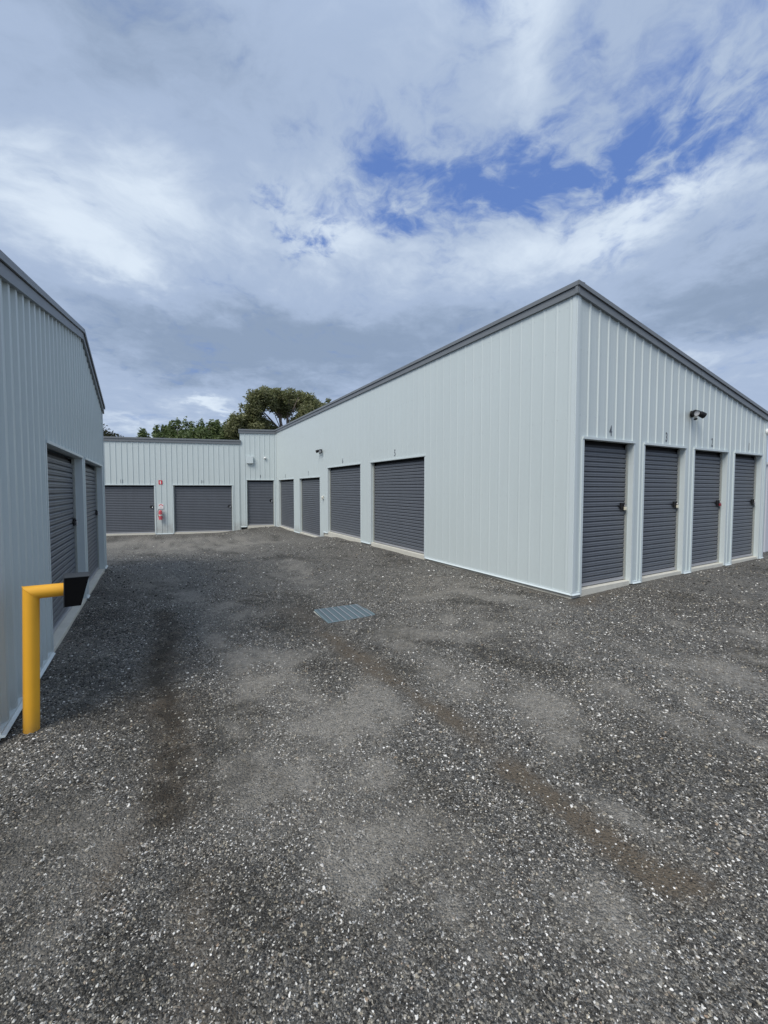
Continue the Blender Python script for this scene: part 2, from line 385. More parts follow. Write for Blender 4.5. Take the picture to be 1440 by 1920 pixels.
def base_flashing(w, parent, s0, s1, z):
    mb = MB()
    prof = [(-0.004, z+0.030), (w.rh+0.003, z+0.030), (w.rh+0.004, z+0.014), (w.rh+0.026, z-0.002), (w.rh+0.025, z-0.006), (-0.004, z-0.004)]
    mb.prism(prof, lambda p, t: w.p(t, p[0], p[1]), s0, s1); mb.build('base_flashing', 'trim', parent)
def concrete_edge(w, parent, s0, s1, floor, depth=0.6, zbot=None, proud=0.0):
    mb = MB(); zb = floor-0.28 if zbot is None else zbot
    w.box(mb, s0-0.001, s1+0.001, -depth, proud, zb, floor); mb.build('floor_slab', 'concrete', parent, bevel=0.006)
def screws(w, parent, s0, s1, pitch, phase, rows, zt, openings):
    mb = MB()
    k = int(math.ceil((s0-phase)/pitch))
    while phase+k*pitch < s1:
        for dx in (-0.045, 0.045):
            s = phase+k*pitch+dx
            for z in rows:
                if z > zt(s)-0.2 or any(o[0]-0.06 < s < o[1]+0.06 and o[2]-0.1 < z < o[3]+0.05 for o in openings): continue
                if not s0+0.05 < s < s1-0.05: continue
                r = 0.0055
                vs = [w.p(s+r*cos(a*pi/3), 0.004, z+r*sin(a*pi/3)) for a in range(6)] + [w.p(s+r*cos(a*pi/3), 0.0, z+r*sin(a*pi/3)) for a in range(6)]
                mb.add(vs, [(0,1,2,3,4,5)] + [(i, (i+1) % 6, 6+(i+1) % 6, 6+i) for i in range(6)])
        k += 1
    o = mb.build('fixing_screws', 'trim', parent); o['kind'] = 'stuff'
def fascia(w, parent, pts, k=1.0):
    """two-tier barge capping along the points (s, z of its top)"""
    for (sa, za), (sb, zb_) in zip(pts[:-1], pts[1:]):
        for nm, prof in (('fascia_board', [(0.006, -0.190), (w.rh+0.030, -0.190), (w.rh+0.030, -0.078), (0.006, -0.078)]),
                         ('barge_capping', [(-0.10, -0.062), (w.rh+0.034, -0.062), (w.rh+0.034, -0.072), (w.rh+0.052, -0.072), (w.rh+0.052, -0.004), (w.rh+0.046, 0.0), (-0.10, 0.0)])):
            mb = MB(); n = len(prof)
            vs = [w.p(sa, p[0], za+p[1]*k) for p in prof] + [w.p(sb, p[0], zb_+p[1]*k) for p in prof]
            mb.add(vs, [(i, (i+1) % n, n+(i+1) % n, n+i) for i in range(n)] + [tuple(reversed(range(n))), tuple(range(n, 2*n))])
            mb.build(nm, 'dark', parent)
        n = int(abs(sb-sa)/5.2)
        for i in range(1, n+1):                    # lapped joints between lengths of flashing
            sm_ = sa+(sb-sa)*i/(n+1)+0.17; zm = za+(zb_-za)*(sm_-sa)/(sb-sa); m2 = (zb_-za)/(sb-sa)
            jb = MB(); r = w.rh
            for d0, d1, h0, h1 in ((r+.0305, r+.0325, -.190, -.078), (r+.0525, r+.0545, -.072, -.004)):
                vs = [w.p(sm_+q, d, zm+h*k+m2*q) for h in (h0, h1) for q, d in ((-.045, d0), (.045, d0), (.045, d1), (-.045, d1))]
                jb.add(vs, [(0,3,2,1),(4,5,6,7),(0,1,5,4),(1,2,6,5),(2,3,7,6),(3,0,4,7)])
            jb.build('lap_joint', 'dark', parent)
def fix_normals(o):
    bm = bmesh.new(); bm.from_mesh(o.data); bmesh.ops.recalc_face_normals(bm, faces=bm.faces); bm.to_mesh(o.data); bm.free()

# ------------------------------------------------------------------ ground
ANCH = np.array([(5.0,3.6,-.115),(5.0,4.6,-.11),(5.0,5.6,-.10),(5.0,7.3,-.095),(5.0,9,-.085),(5.0,10.3,-.085),(5.0,12,-.10),(5.0,13.2,-.16),(5.0,13.7,-.26),(5.0,14.2,-.34),(5.0,16,-.345),(5.0,19.4,-.33),
    (5.6,3.55,-.085),(6.2,3.55,-.075),(7.5,3.55,-.06),(9,3.55,-.06),(10.5,3.55,-.055),(12,3.55,-.05),(15,3.5,-.05),(20,3,-.05),
    (-.95,-2,-.30),(-.95,1,-.30),(-.95,3,-.295),(-.9,4.2,-.285),(-.9,5,-.28),(-.9,6.5,-.285),(-.9,8,-.285),(-.9,9.5,-.29),(-.9,11,-.33),
    (4.3,19.75,-.335),(3.75,19.95,-.36),(3.3,20.1,-.57),(2.5,20.3,-.60),(1,20.7,-.60),(-.5,21.1,-.60),(-2,21.5,-.60),(-5,22.3,-.60),(-9,23.4,-.6),
    (2,16,-.52),(0,17,-.54),(2,12,-.43),(0.5,9,-.40),(2.4,5.4,-.362),(3.5,5.6,-.27),(2,8,-.38),(3.6,9,-.25),(0,4,-.345),(1,4,-.34),(2,2.5,-.28),(0,2,-.32),(0,0,-.30),(4,1,-.2),(6,0,-.14),(1,-4,-.28),(8,-4,-.12),(3.6,12,-.30),(3.7,15,-.45)])
def ground_z(x, y):
    x = np.asarray(x, float); y = np.asarray(y, float)
    d2 = (x[..., None]-ANCH[:, 0])**2 + (y[..., None]-ANCH[:, 1])**2
    wt = 1.0/(d2+0.12)**1.9
    z = (wt*ANCH[:, 2]).sum(-1)/wt.sum(-1)
    far = np.clip((np.hypot(x-3, y-8)-25)/60, 0, 1)
    z = z*(1-far) + (-0.5)*far
    z = z + 0.006*np.sin(x*2.1+0.7*y)*np.sin(y*1.7-0.4*x) + 0.004*np.sin(x*5.3+1.3)*np.cos(y*4.7+0.6*x)
    for tx in (0.0, 1.85):                       # shallow wheel ruts
        z = z - 0.012*np.exp(-((x-tx-0.05*np.sin(y*0.8))/0.13)**2)*np.clip((9-y)/3, 0, 1)
    return z
def seg_d(x, y, pts):
    best = np.full(x.shape, 1e9)
    for (ax, ay), (bx, by) in zip(pts[:-1], pts[1:]):
        t = np.clip(((x-ax)*(bx-ax)+(y-ay)*(by-ay))/((bx-ax)**2+(by-ay)**2), 0, 1)
        best = np.minimum(best, np.hypot(x-ax-t*(bx-ax), y-ay-t*(by-ay)))
    return best
def vnoise(x, y, sc, seed):
    r = np.random.default_rng(seed); g = r.random((64, 64))
    u = (x*sc) % 64; v = (y*sc) % 64; i = np.floor(u).astype(int); j = np.floor(v).astype(int); fu = u-i; fv = v-j
    fu = fu*fu*(3-2*fu); fv = fv*fv*(3-2*fv); i2 = (i+1) % 64; j2 = (j+1) % 64; i %= 64; j %= 64
    return (g[i, j]*(1-fu)+g[i2, j]*fu)*(1-fv)+(g[i, j2]*(1-fu)+g[i2, j2]*fu)*fv
def fbm(x, y, sc, seed): return sum(vnoise(x+7*k, y-3*k, sc*2**k, seed+k)*0.5**(k+1) for k in range(5))/0.97
def masks(x, y):
    """surface tones: brown silt in the ruts, pale compacted dust, loose dark stone with painted shade at the left"""
    wx = x + 0.45*(fbm(x, y, 1.3, 5)-.5); wy = y + 0.45*(fbm(x, y, 1.3, 25)-.5)
    n = fbm(x, y, 2.4, 40)
    silt = 0
    for pts, wd, amt in (([(1.75, 6.0), (1.74, 4.7)], .26, .55), ([(1.74, 4.7), (1.84, 3.4)], .15, 1.0), ([(1.84, 3.3), (1.86, 2.1)], .10, 1.2), ([(1.87, 1.80), (1.89, 1.25), (1.94, .92)], .115, 1.8),
                         ([(.03, 6.3), (.0, 4.0), (.0, 2.5)], .16, .95), ([(-.25, 2.4), (-.28, 2.1)], .08, .5), ([(.12, 1.9), (.16, 1.3), (.2, .9)], .10, .5), ([(4.9, 3.55), (5.25, 3.58)], .13, .9), ([(5.35, 3.6), (6.2, 3.62)], .06, .5), ([(4.95, 4.2), (5.0, 5.4)], .07, .6)):
        silt = np.maximum(silt, amt*np.exp(-(seg_d(wx, wy, pts)/wd)**2))
    silt = silt*np.clip(.15+1.9*n, 0, 1.25)
    dust = 0
    for cx_, cy_, a, b, rot, amt in ((.75, 3.9, .22, .9, 0, .55), (.55, 2.6, .30, .55, -25, .9), (1.45, 2.75, .35, .28, 20, .6), (1.1, 3.3, .22, .5, 10, .45), (.95, 2.1, .22, .6, 0, .55), (1.1, 1.5, .16, .5, -8, .45), (.75, 1.5, .14, .5, 5, .35),
                                 (2.5, 4.1, .25, .45, 10, .5), (2.35, 3.0, .25, .6, 0, .4), (2.6, 2.1, .3, .45, -15, .6), (3.2, 1.7, .2, .5, -20, .45), (4.2, 1.6, .5, .6, 0, .35), (.3, 8.5, .5, 2.6, 8, .45), (2.6, 9, .5, 3.0, -8, .35), (1.5, 14.5, 2.6, 2.2, 0, .5), (0, 17.5, 3, 1.5, -15, .55), (2.2, 1.3, .1, .4, 0, .4), (1.55, 1.0, .15, .3, 0, .35),
                                 (0.6, 5.2, .12, .5, 10, .35), (-.45, 2.4, .2, .5, 5, .35), (4.2, 5, .8, 1.5, 0, .25), (3.3, 3.6, .7, .7, 20, .3), (5.5, 1.6, 1.2, .8, 0, .3), (3.4, 1.2, .12, .5, -30, .5)):
        c, s = cos(radians(rot)), sin(radians(rot)); dx = (wx-cx_)*c+(wy-cy_)*s; dy = -(wx-cx_)*s+(wy-cy_)*c
        dust = dust + amt*np.exp(-(dx/a)**2-(dy/b)**2)
    dust = np.clip(dust*1.35*(0.25+1.5*n) + 0.35*np.clip(fbm(x, y, .9, 70)-.52, 0, 1)*2, 0, 1)
    dark = 0  # loose dark stone; the patches by the left building paint its shade in
    for cx_, cy_, a, b, amt in ((-.1, 3.8, .75, 2.6, .28), (1.45, 5.4, .45, .9, .5), (1.35, 3.7, .25, .6, .4), (-.5, 6.5, .6, 3.5, .25), (-.55, 2.7, .35, .55, .6), (2.5, 1.5, .35, .35, .5), (3.3, 3.05, .35, .25, .4), (2.9, 1.3, .3, .5, .45), (1.35, 1.9, .15, .4, .4), (1.6, 1.5, .2, .35, .4)):
        dark = np.maximum(dark, amt*np.exp(-((wx-cx_)/a)**2-((wy-cy_)/b)**2))
    sc = fbm(x*1.0+y*.35, y*.55, 2.2, 140)
    dark = np.clip(dark*(0.5+n)+1.5*np.clip(.48-fbm(x, y, 1.1, 90), 0, 1)+2.6*np.clip(.46-sc, 0, 1), 0, 1)
    dust = np.clip(dust+1.8*np.clip(fbm(x*.9-y*.3, y*.6, 2.0, 170)-.55, 0, 1), 0, 1)*(1-.6*dark)
    sm = lambda v, a, b: (lambda t: t*t*(3-2*t))(np.clip((v-a)/(b-a), 0, 1))
    dust = (.25*dust + .75*sm(dust, .18, .62))*(.35+.75*sm(fbm(x, y, 4.2, 210), .36, .56))
    track = np.exp(-(seg_d(wx, wy, [(.03, 6.4), (.0, 4.0), (.0, 2.45)])/.160)**2)*np.clip(.65+.9*n, 0, 1)
    dark = np.maximum(.35*dark + .42*sm(dark, .15, .65), track)*(1-.7*np.clip(silt*(x > 1.2), 0, 1)); dust = dust*(1-.9*track)
    return silt, dust, dark
def axis(lo, flo, fhi, hi, step):
    a = list(np.arange(flo, fhi+1e-6, step)); t = step*1.35; x = fhi
    while x < hi: x += t; a.append(x); t *= 1.22
    t = step*1.35; x = flo
    while x > lo: x -= t; a.insert(0, x); t *= 1.22
    return np.array(a)
def gravel_material(stones):
    m = bpy.data.materials.new('loose_stone' if stones else 'gravel'); m.use_nodes = True
    nt = m.node_tree; N = nt.nodes; Lk = nt.links; b = N['Principled BSDF']; b.inputs['Specular IOR Level'].default_value = 0.30
    def ramp(src, els):
        r = N.new('ShaderNodeValToRGB'); Lk.new(src, r.inputs[0]); r.color_ramp.interpolation = 'LINEAR'
        while len(r.color_ramp.elements) < len(els): r.color_ramp.elements.new(0.5)
        for e, (p, c) in zip(r.color_ramp.elements, els): e.position = p; e.color = c + (1,)
        return r.outputs[0]
    def mix(f, a, c, mode='MIX'):
        x = N.new('ShaderNodeMix'); x.data_type = 'RGBA'; x.blend_type = mode
        for s, v in ((x.inputs[0], f), (x.inputs[6], a), (x.inputs[7], c)):
            if isinstance(v, bpy.types.NodeSocket): Lk.new(v, s)
            else: s.default_value = v
        return x.outputs[2]
    els = [(0.0, (.018, .0165, .0140)), (0.20, (.046, .0425, .0365)), (0.47, (.096, .090, .078)), (0.66, (.175, .165, .145)), (0.80, (.285, .270, .238)), (0.895, (.41, .365, .28)), (0.905, (.28, .195, .13)), (0.92, (.60, .58, .535)), (1.0, (.84, .82, .77))]
    if stones:
        oi = N.new('ShaderNodeObjectInfo'); col = ramp(oi.outputs['Random'], els)
        tc = N.new('ShaderNodeTexCoord').outputs['Object']; nz = N.new('ShaderNodeTexNoise'); nz.inputs['Scale'].default_value = 2.0; Lk.new(tc, nz.inputs['Vector'])
        col = mix(0.5, col, nz.outputs['Fac'], 'OVERLAY')
        at = N.new('ShaderNodeAttribute'); at.attribute_type = 'INSTANCER'; at.attribute_name = 'dusty'
        col = mix(at.outputs['Fac'], col, (.26, .242, .208, 1))
        a2 = N.new('ShaderNodeAttribute'); a2.attribute_type = 'INSTANCER'; a2.attribute_name = 'dark_and_shade'
        col = mix(a2.outputs['Fac'], col, mix(1.0, col, (.55, .54, .50, 1), 'MULTIPLY'))  # darker stones, including the shade painted beside the left building
        Lk.new(col, b.inputs['Base Color']); b.inputs['Roughness'].default_value = 0.62
        return m
    pos = N.new('ShaderNodeNewGeometry').outputs['Position']
    def vor(scale, feat='F1', out='Color', rnd=1.0):
        v = N.new('ShaderNodeTexVoronoi'); v.feature = feat; v.inputs['Scale'].default_value = scale; v.inputs['Randomness'].default_value = rnd; Lk.new(pos, v.inputs['Vector']); return v.outputs[out]
    def noise(scale, det=5, rough=.55):
        n = N.new('ShaderNodeTexNoise'); n.inputs['Scale'].default_value = scale; n.inputs['Detail'].default_value = det; n.inputs['Roughness'].default_value = rough; Lk.new(pos, n.inputs['Vector']); return n.outputs['Fac']
    def sepx(s):
        q = N.new('ShaderNodeSeparateColor'); Lk.new(s, q.inputs[0]); return q.outputs[0]
    def mr(s, a, b_, c=0.0, d=1.0):
        r = N.new('ShaderNodeMapRange'); Lk.new(s, r.inputs['Value']); r.inputs['From Min'].default_value = a; r.inputs['From Max'].default_value = b_; r.inputs['To Min'].default_value = c; r.inputs['To Max'].default_value = d; return r.outputs[0]
    def attr(n):
        a = N.new('ShaderNodeAttribute'); a.attribute_name = n; return a.outputs['Fac']
    c1 = ramp(sepx(vor(125)), els); c2 = ramp(sepx(vor(70)), els)
    pick = mr(noise(30, 2), .52, .56)
    col = mix(pick, c1, c2)
    fine = ramp(sepx(vor(230)), [(0, (.035, .034, .031)), (.6, (.11, .107, .10)), (1, (.33, .32, .29))])
    col = mix(mr(noise(14, 4), .40, .62), col, fine)
    gap = mr(vor(125, 'DISTANCE_TO_EDGE', 'Distance'), 0.0, 0.10, 0.35, 1.0)
    def mathn(op, a, c):
        n = N.new('ShaderNodeMath'); n.operation = op; n.use_clamp = True
        for s, v in ((n.inputs[0], a), (n.inputs[1], c)):
            if isinstance(v, bpy.types.NodeSocket): Lk.new(v, s)
            else: s.default_value = v
        return n.outputs[0]
    col = mix(0.8, col, gap, 'MULTIPLY')
    du = mathn('MULTIPLY', attr('dust'), mr(noise(22, 6, .7), .30, .58)); col = mix(mathn('MULTIPLY', du, .80), col, mix(noise(60), (.190, .176, .150, 1), (.385, .36, .315, 1)))
    si = mathn('MULTIPLY', attr('silt'), mr(noise(16, 6, .7), .25, .55)); col = mix(mathn('MULTIPLY', si, .95), col, mix(noise(40), (.062, .049, .035, 1), (.175, .142, .102, 1)))
    d = attr('dark'); col = mix(mathn('MULTIPLY', d, mr(noise(7), .25, .55)), col, mix(1.0, col, (.30, .29, .27, 1), 'MULTIPLY'))
    Lk.new(col, b.inputs['Base Color'])
    b.inputs['Roughness'].default_value = 0.72
    h1 = mr(vor(125, 'F1', 'Distance'), 0, .6, 1, 0); h2 = mr(vor(70, 'F1', 'Distance'), 0, .6, 1.6, 0)
    ad = N.new('ShaderNodeMath'); ad.operation = 'ADD'; Lk.new(h1, ad.inputs[0]); Lk.new(h2, ad.inputs[1])
    ad2 = N.new('ShaderNodeMath'); ad2.operation = 'ADD'; Lk.new(ad.outputs[0], ad2.inputs[0]); Lk.new(noise(140, 3), ad2.inputs[1])
    bp = N.new('ShaderNodeBump'); bp.inputs['Distance'].default_value = 0.006; bp.inputs['Strength'].default_value = 0.9
    Lk.new(ad2.outputs[0], bp.inputs['Height']); Lk.new(bp.outputs[0], b.inputs['Normal'])
    return m
def build_ground():
    xs = axis(-700, -1.6, 8.0, 700, 0.05); ys = axis(-700, -0.5, 12.0, 700, 0.05)
    X, Y = np.meshgrid(xs, ys, indexing='ij'); nx, ny = X.shape
    Z = np.empty_like(X)
    for i in range(nx): Z[i] = ground_z(X[i], Y[i])
    # the drain pit: the sheet dips under the grate
    Z = np.where((X > 2.03) & (X < 2.74) & (Y > 5.10) & (Y < 5.76), Z-0.10, Z)
    co = np.stack([X, Y, Z], -1).reshape(-1, 3).astype(np.float32)
    idx = np.arange(nx*ny).reshape(nx, ny)
    q = np.stack([idx[:-1, :-1], idx[1:, :-1], idx[1:, 1:], idx[:-1, 1:]], -1).reshape(-1, 4)
    me = bpy.data.meshes.new('gravel_ground'); me.vertices.add(len(co)); me.vertices.foreach_set('co', co.ravel())
    me.loops.add(q.size); me.loops.foreach_set('vertex_index', q.ravel().astype(np.int32))
    me.polygons.add(len(q)); me.polygons.foreach_set('loop_start', np.arange(0, q.size, 4, dtype=np.int32)); me.polygons.foreach_set('loop_total', np.full(len(q), 4, np.int32))
    me.update(calc_edges=True); me.polygons.foreach_set('use_smooth', np.ones(len(q), bool))
    for nm, a in zip(('silt', 'dust', 'dark'), masks(X, Y)):
        at = me.attributes.new(nm, 'FLOAT', 'POINT'); at.data.foreach_set('value', np.asarray(a, np.float32).ravel())
    me.materials.append(gravel_material(False))
    o = bpy.data.objects.new('gravel_ground', me); COL.objects.link(o); tag(o, 'grey crushed gravel yard with wheel ruts', kind='structure')
build_ground()

def build_stones():
    pts = []
    def scatter(r0, r1, per_m2, a0, a1, smin, smax, seed):
        r = np.random.default_rng(seed); A = (radians(a1)-radians(a0))/2*(r1*r1-r0*r0); n = int(A*per_m2)
        rr = np.sqrt(r.uniform(r0*r0, r1*r1, n)); aa = np.radians(r.uniform(a0, a1, n))
        x = rr*np.sin(aa); y = rr*np.cos(aa); s = smin*(smax/smin)**(r.random(n)**2.2)
        pts.append(np.stack([x, y, s, r.random(n)], 1))
    scatter(0.7, 2.4, 10500, -38, 92, .0026, .0064, 1)
    scatter(2.4, 4.2, 4200, -32, 85, .0034, .0090, 2)
    scatter(4.2, 7.5, 1300, -28, 75, .0048, .0115, 3)
    scatter(7.5, 13, 130, -16, 75, .008, .019, 4)
    scatter(13, 22, 30, -12, 18, .010, .020, 5)
    scatter(0.7, 4.2, 45, -38, 92, .0075, .0115, 6)
    P = np.concatenate(pts); x, y, s, rnd = P.T
    si, du, da = masks(x, y)
    keep = rnd > (0.60*du + 0.62*np.clip(si*1.2, 0, 1))
    keep &= (x > -0.93+0.0*y) & ~((x > 5.06) & (y > 3.62)) & ~((x > 1.99) & (x < 2.79) & (y > 5.06) & (y < 5.79)) & (y < 19.6-(x-5.12)*0.268)
    keep |= False
    x, y, s, du, da = x[keep], y[keep], s[keep], du[keep], da[keep]
    z = np.concatenate([ground_z(x[i:i+20000], y[i:i+20000]) for i in range(0, len(x), 20000)]) + s*0.12
    me = bpy.data.meshes.new('loose_gravel'); me.vertices.add(len(x)); me.vertices.foreach_set('co', np.stack([x, y, z], 1).astype(np.float32).ravel())
    for nm, a in (('size', s), ('dusty', np.clip(du*(.45+.5*rng.random(len(x))), 0, .85)), ('dark_and_shade', np.clip(da*1.1, 0, 1))):
        at = me.attributes.new(nm, 'FLOAT', 'POINT'); at.data.foreach_set('value', a.astype(np.float32))
    o = bpy.data.objects.new('loose_gravel', me); COL.objects.link(o); tag(o, 'loose grey, white and tan stones strewn over the gravel yard', 'gravel', kind='stuff')
    g = bpy.data.node_groups.new('stones', 'GeometryNodeTree')
    g.interface.new_socket('Geometry', in_out='INPUT', socket_type='NodeSocketGeometry'); g.interface.new_socket('Geometry', in_out='OUTPUT', socket_type='NodeSocketGeometry')
    N = g.nodes; Lk = g.links
    gi = N.new('NodeGroupInput'); go = N.new('NodeGroupOutput')
    shapes = N.new('GeometryNodeGeometryToInstance')
    for k in range(4):
        ic = N.new('GeometryNodeMeshIcoSphere'); ic.inputs['Radius'].default_value = 1.0; ic.inputs['Subdivisions'].default_value = 2
        sp = N.new('GeometryNodeSetPosition'); Lk.new(ic.outputs[0], sp.inputs[0])
        ps = N.new('GeometryNodeInputPosition'); ad = N.new('ShaderNodeVectorMath'); ad.inputs[1].default_value = (k*7.3, k*3.1, k*1.7); Lk.new(ps.outputs[0], ad.inputs[0])
        nz = N.new('ShaderNodeTexNoise'); nz.inputs['Scale'].default_value = 0.9; nz.inputs['Detail'].default_value = 1; Lk.new(ad.outputs[0], nz.inputs['Vector'])
        sb = N.new('ShaderNodeVectorMath'); sb.operation = 'SUBTRACT'; Lk.new(nz.outputs['Color'], sb.inputs[0]); sb.inputs[1].default_value = (.5, .5, .5)
        sc = N.new('ShaderNodeVectorMath'); sc.operation = 'SCALE'; sc.inputs['Scale'].default_value = 2.2; Lk.new(sb.outputs[0], sc.inputs[0])
        Lk.new(sc.outputs[0], sp.inputs['Offset'])
        sm = N.new('GeometryNodeSetMaterial'); Lk.new(sp.outputs[0], sm.inputs[0]); sm.inputs['Material'].default_value = STONE
        ss = N.new('GeometryNodeSetShadeSmooth'); ss.inputs['Shade Smooth'].default_value = (k % 2 == 0); Lk.new(sm.outputs[0], ss.inputs[0])
        Lk.new(ss.outputs[0], shapes.inputs[0])
    ip = N.new('GeometryNodeInstanceOnPoints'); Lk.new(gi.outputs[0], ip.inputs['Points']); Lk.new(shapes.outputs[0], ip.inputs['Instance'])
    ip.inputs['Pick Instance'].default_value = True
    ri = N.new('FunctionNodeRandomValue'); ri.data_type = 'INT'; [s for s in ri.inputs if s.name == 'Max' and s.type == 'INT'][0].default_value = 3
    Lk.new([s for s in ri.outputs if s.type == 'INT'][0], ip.inputs['Instance Index'])
    rr = N.new('FunctionNodeRandomValue'); rr.data_type = 'FLOAT_VECTOR'; rr.inputs[0].default_value = (-.5, -.5, 0); rr.inputs[1].default_value = (.5, .5, 6.28)
    Lk.new(rr.outputs[0], ip.inputs['Rotation'])
    na = N.new('GeometryNodeInputNamedAttribute'); na.data_type = 'FLOAT'; na.inputs['Name'].default_value = 'size'
    rs = N.new('FunctionNodeRandomValue'); rs.data_type = 'FLOAT_VECTOR'; rs.inputs[0].default_value = (.75, .6, .40); rs.inputs[1].default_value = (1.35, 1.0, .75)
    v = N.new('ShaderNodeVectorMath'); v.operation = 'SCALE'; Lk.new(rs.outputs[0], v.inputs[0]); Lk.new(na.outputs[0], v.inputs['Scale'])
    Lk.new(v.outputs[0], ip.inputs['Scale']); Lk.new(ip.outputs[0], go.inputs[0])
    o.modifiers.new('stones', 'NODES').node_group = g
    me.materials.append(STONE)
STONE = gravel_material(True)
build_stones()

# ------------------------------------------------------------------ right-hand storage building (doors 1-8 and the wing with door 9)
DH = 2.16
X0, Y0, TOP = 5.124, 3.71, 4.285
base = (X0, Y0, 0)
A = empty('storage_building', base, 'tall pale grey steel storage shed on the right, skillion roof, doors 1 to 9', 'storage shed')
wl = Wall((X0, Y0), (0, 1), (-1, 0), base, rh=0.0042)                 # face towards the driveway (doors 5-8)
wr = Wall((X0, Y0), (1, 0), (0, -1), base, rh=0.014)                 # face towards the camera (doors 4-1)
B15 = radians(15); bu = (-cos(B15), sin(B15)); bn = (-sin(B15), -cos(B15))
wb = Wall((X0, 19.68), bu, bn, base)                       # turned back wall
LD = [(3.624, 6.146, 0.0, '5'), (6.79, 9.304, 0.0, '6'), (10.07, 12.39, -0.29, '7'), (13.18, 15.55, -0.29, '8')]
RD = [(0.201, 1.425, '4'), (1.738, 3.003, '3'), (3.330, 4.600, '2'), (4.919, 6.172, '1')]
SL = 0.1905
zt_r = lambda s: TOP-0.03-SL*s
OL = [(a, b, f-0.5, f+DH) for a, b, f, n in LD]; OR = [(a, b, -0.5, DH) for a, b, n in RD]
zb_l = lambda s: -0.05 if s < 9.72 else -0.34
clad(wl, A, 0.0, 15.97, zb_l, lambda s: TOP-0.03, OL, pitch=0.222, phase=0.10, breaks=(9.72,), swage=0.0004)
clad(wr, A, 0.0, 6.41, lambda s: -0.05, zt_r, OR, pitch=0.222, phase=0.07)
for (a, b, f, n), q in zip(LD, (('', True), ('', True), ('', False), ('', False))):
    opening_trim(wl, A, a, b, f, DH, z_low=f-0.05)
    concrete_edge(wl, A, a, b, f)
    roller_door(wl, A, a, b, f, DH, 'charcoal roller door numbered ' + n, single=q[1])
    door_number(wl, A, n, (a+b)/2+(0.08 if n in '78' else 0.0), f+DH+0.095, flip=True)
DOORS_R = {}
for a, b, n in RD:
    opening_trim(wr, A, a, b, 0, DH); concrete_edge(wr, A, a, b, 0.0)
    DOORS_R[n] = roller_door(wr, A, a, b, 0.0, DH, 'narrow charcoal roller door numbered ' + n)
    door_number(wr, A, n, (a+b)/2+0.02, DH+0.085)
# edges of the slab under the sheets, seen as a thin dark gap over the soil
for w, s0, s1, f in ((wl, 0.0, 3.6, 0), (wl, 6.17, 6.77, 0), (wl, 9.33, 9.70, 0), (wl, 9.75, 10.05, -.29), (wl, 12.41, 13.16, -.29), (wl, 15.57, 15.9, -.29),
                     (wr, 0.0, 0.18, 0), (wr, 1.45, 1.72, 0), (wr, 3.02, 3.31, 0), (wr, 4.62, 4.90, 0), (wr, 6.19, 6.40, 0)):
    mb = MB(); w.box(mb, s0+0.012, s1, -0.5, -0.010, f-0.4, f-0.02); mb.build('slab_footing', 'concrete', A)
for s0, s1, z in ((-0.02, 3.58, -.05), (6.19, 6.745, -.05), (9.35, 9.72, -.05), (9.72, 10.025, -.34), (12.435, 13.135, -.34), (15.595, 15.93, -.34)): base_flashing(wl, A, s0, s1, z)
for s0, s1 in ((-0.02, 0.156), (1.47, 1.693), (3.048, 3.285), (4.645, 4.874), (6.217, 6.43)): base_flashing(wr, A, s0, s1, -.05)
# corner flashings
def corner(w1, w2, z0, z1, z2, parent, wid=0.055, mat='trim'):
    for w, zt in ((w1, z1), (w2, z2)):
        mb = MB(); w.box(mb, 0.0, wid, -0.004, w.rh+0.003, z0, zt); mb.build('corner_flashing', mat, parent)
corner(wl, wr, -0.05, TOP-0.1, TOP-0.12, A)
c2 = MB(); wr.box(c2, 6.335, 6.41, 0.0, wr.rh+0.004, -0.05, zt_r(6.4)-0.10); c2.build('corner_flashing', 'trim', A)
c3 = MB(); wr.box(c3, 6.413, 6.428, -0.05, wr.rh+0.002, -0.05, zt_r(6.43)-0.12); c3.build('corner_edge_strip', 'dark', A)
screws(wl, A, 0, 15.97, .222, .10, (0.25, 1.35, 2.45, 3.45, 4.0), lambda s: TOP, OL)
screws(wr, A, 0, 6.41, .222, .07, (0.25, 1.35, 2.5, 3.4), zt_r, OR)
fascia(wl, A, [(-0.049, TOP), (15.98, TOP-0.0)], k=0.86)
fascia(wr, A, [(-0.049, TOP), (6.62, TOP-SL*6.62)], k=0.86)
# roof sheet with shallow ribs, and the far walls
rf = MB(); zr = lambda x: TOP-0.035-SL*(x-X0)
rf.add([(0.1, 0.05, -0.035+TOP), (6.6, 0.05, zr(X0+6.6)), (6.6, 22.0, zr(X0+6.6)), (0.1, 22.0, TOP-0.035)], [(0, 1, 2, 3)])
rf.build('roof', 'roof', A)
ws = MB(); ws.add([(6.405, 0.02, -0.1), (6.405, 22, -0.1), (6.405, 22, 3.0), (6.405, 0.02, 3.0), (0.0, 22, -0.4), (0, 22, TOP-.05)], [(0, 1, 2, 3), (4, 1, 2, 5)]); ws.build('side_wall', 'wall', A)
ib = MB(); ib.box((0.46, 0.46, -0.3), (6.3, 15.6, 2.6)); ib.build('interior', 'void', A)
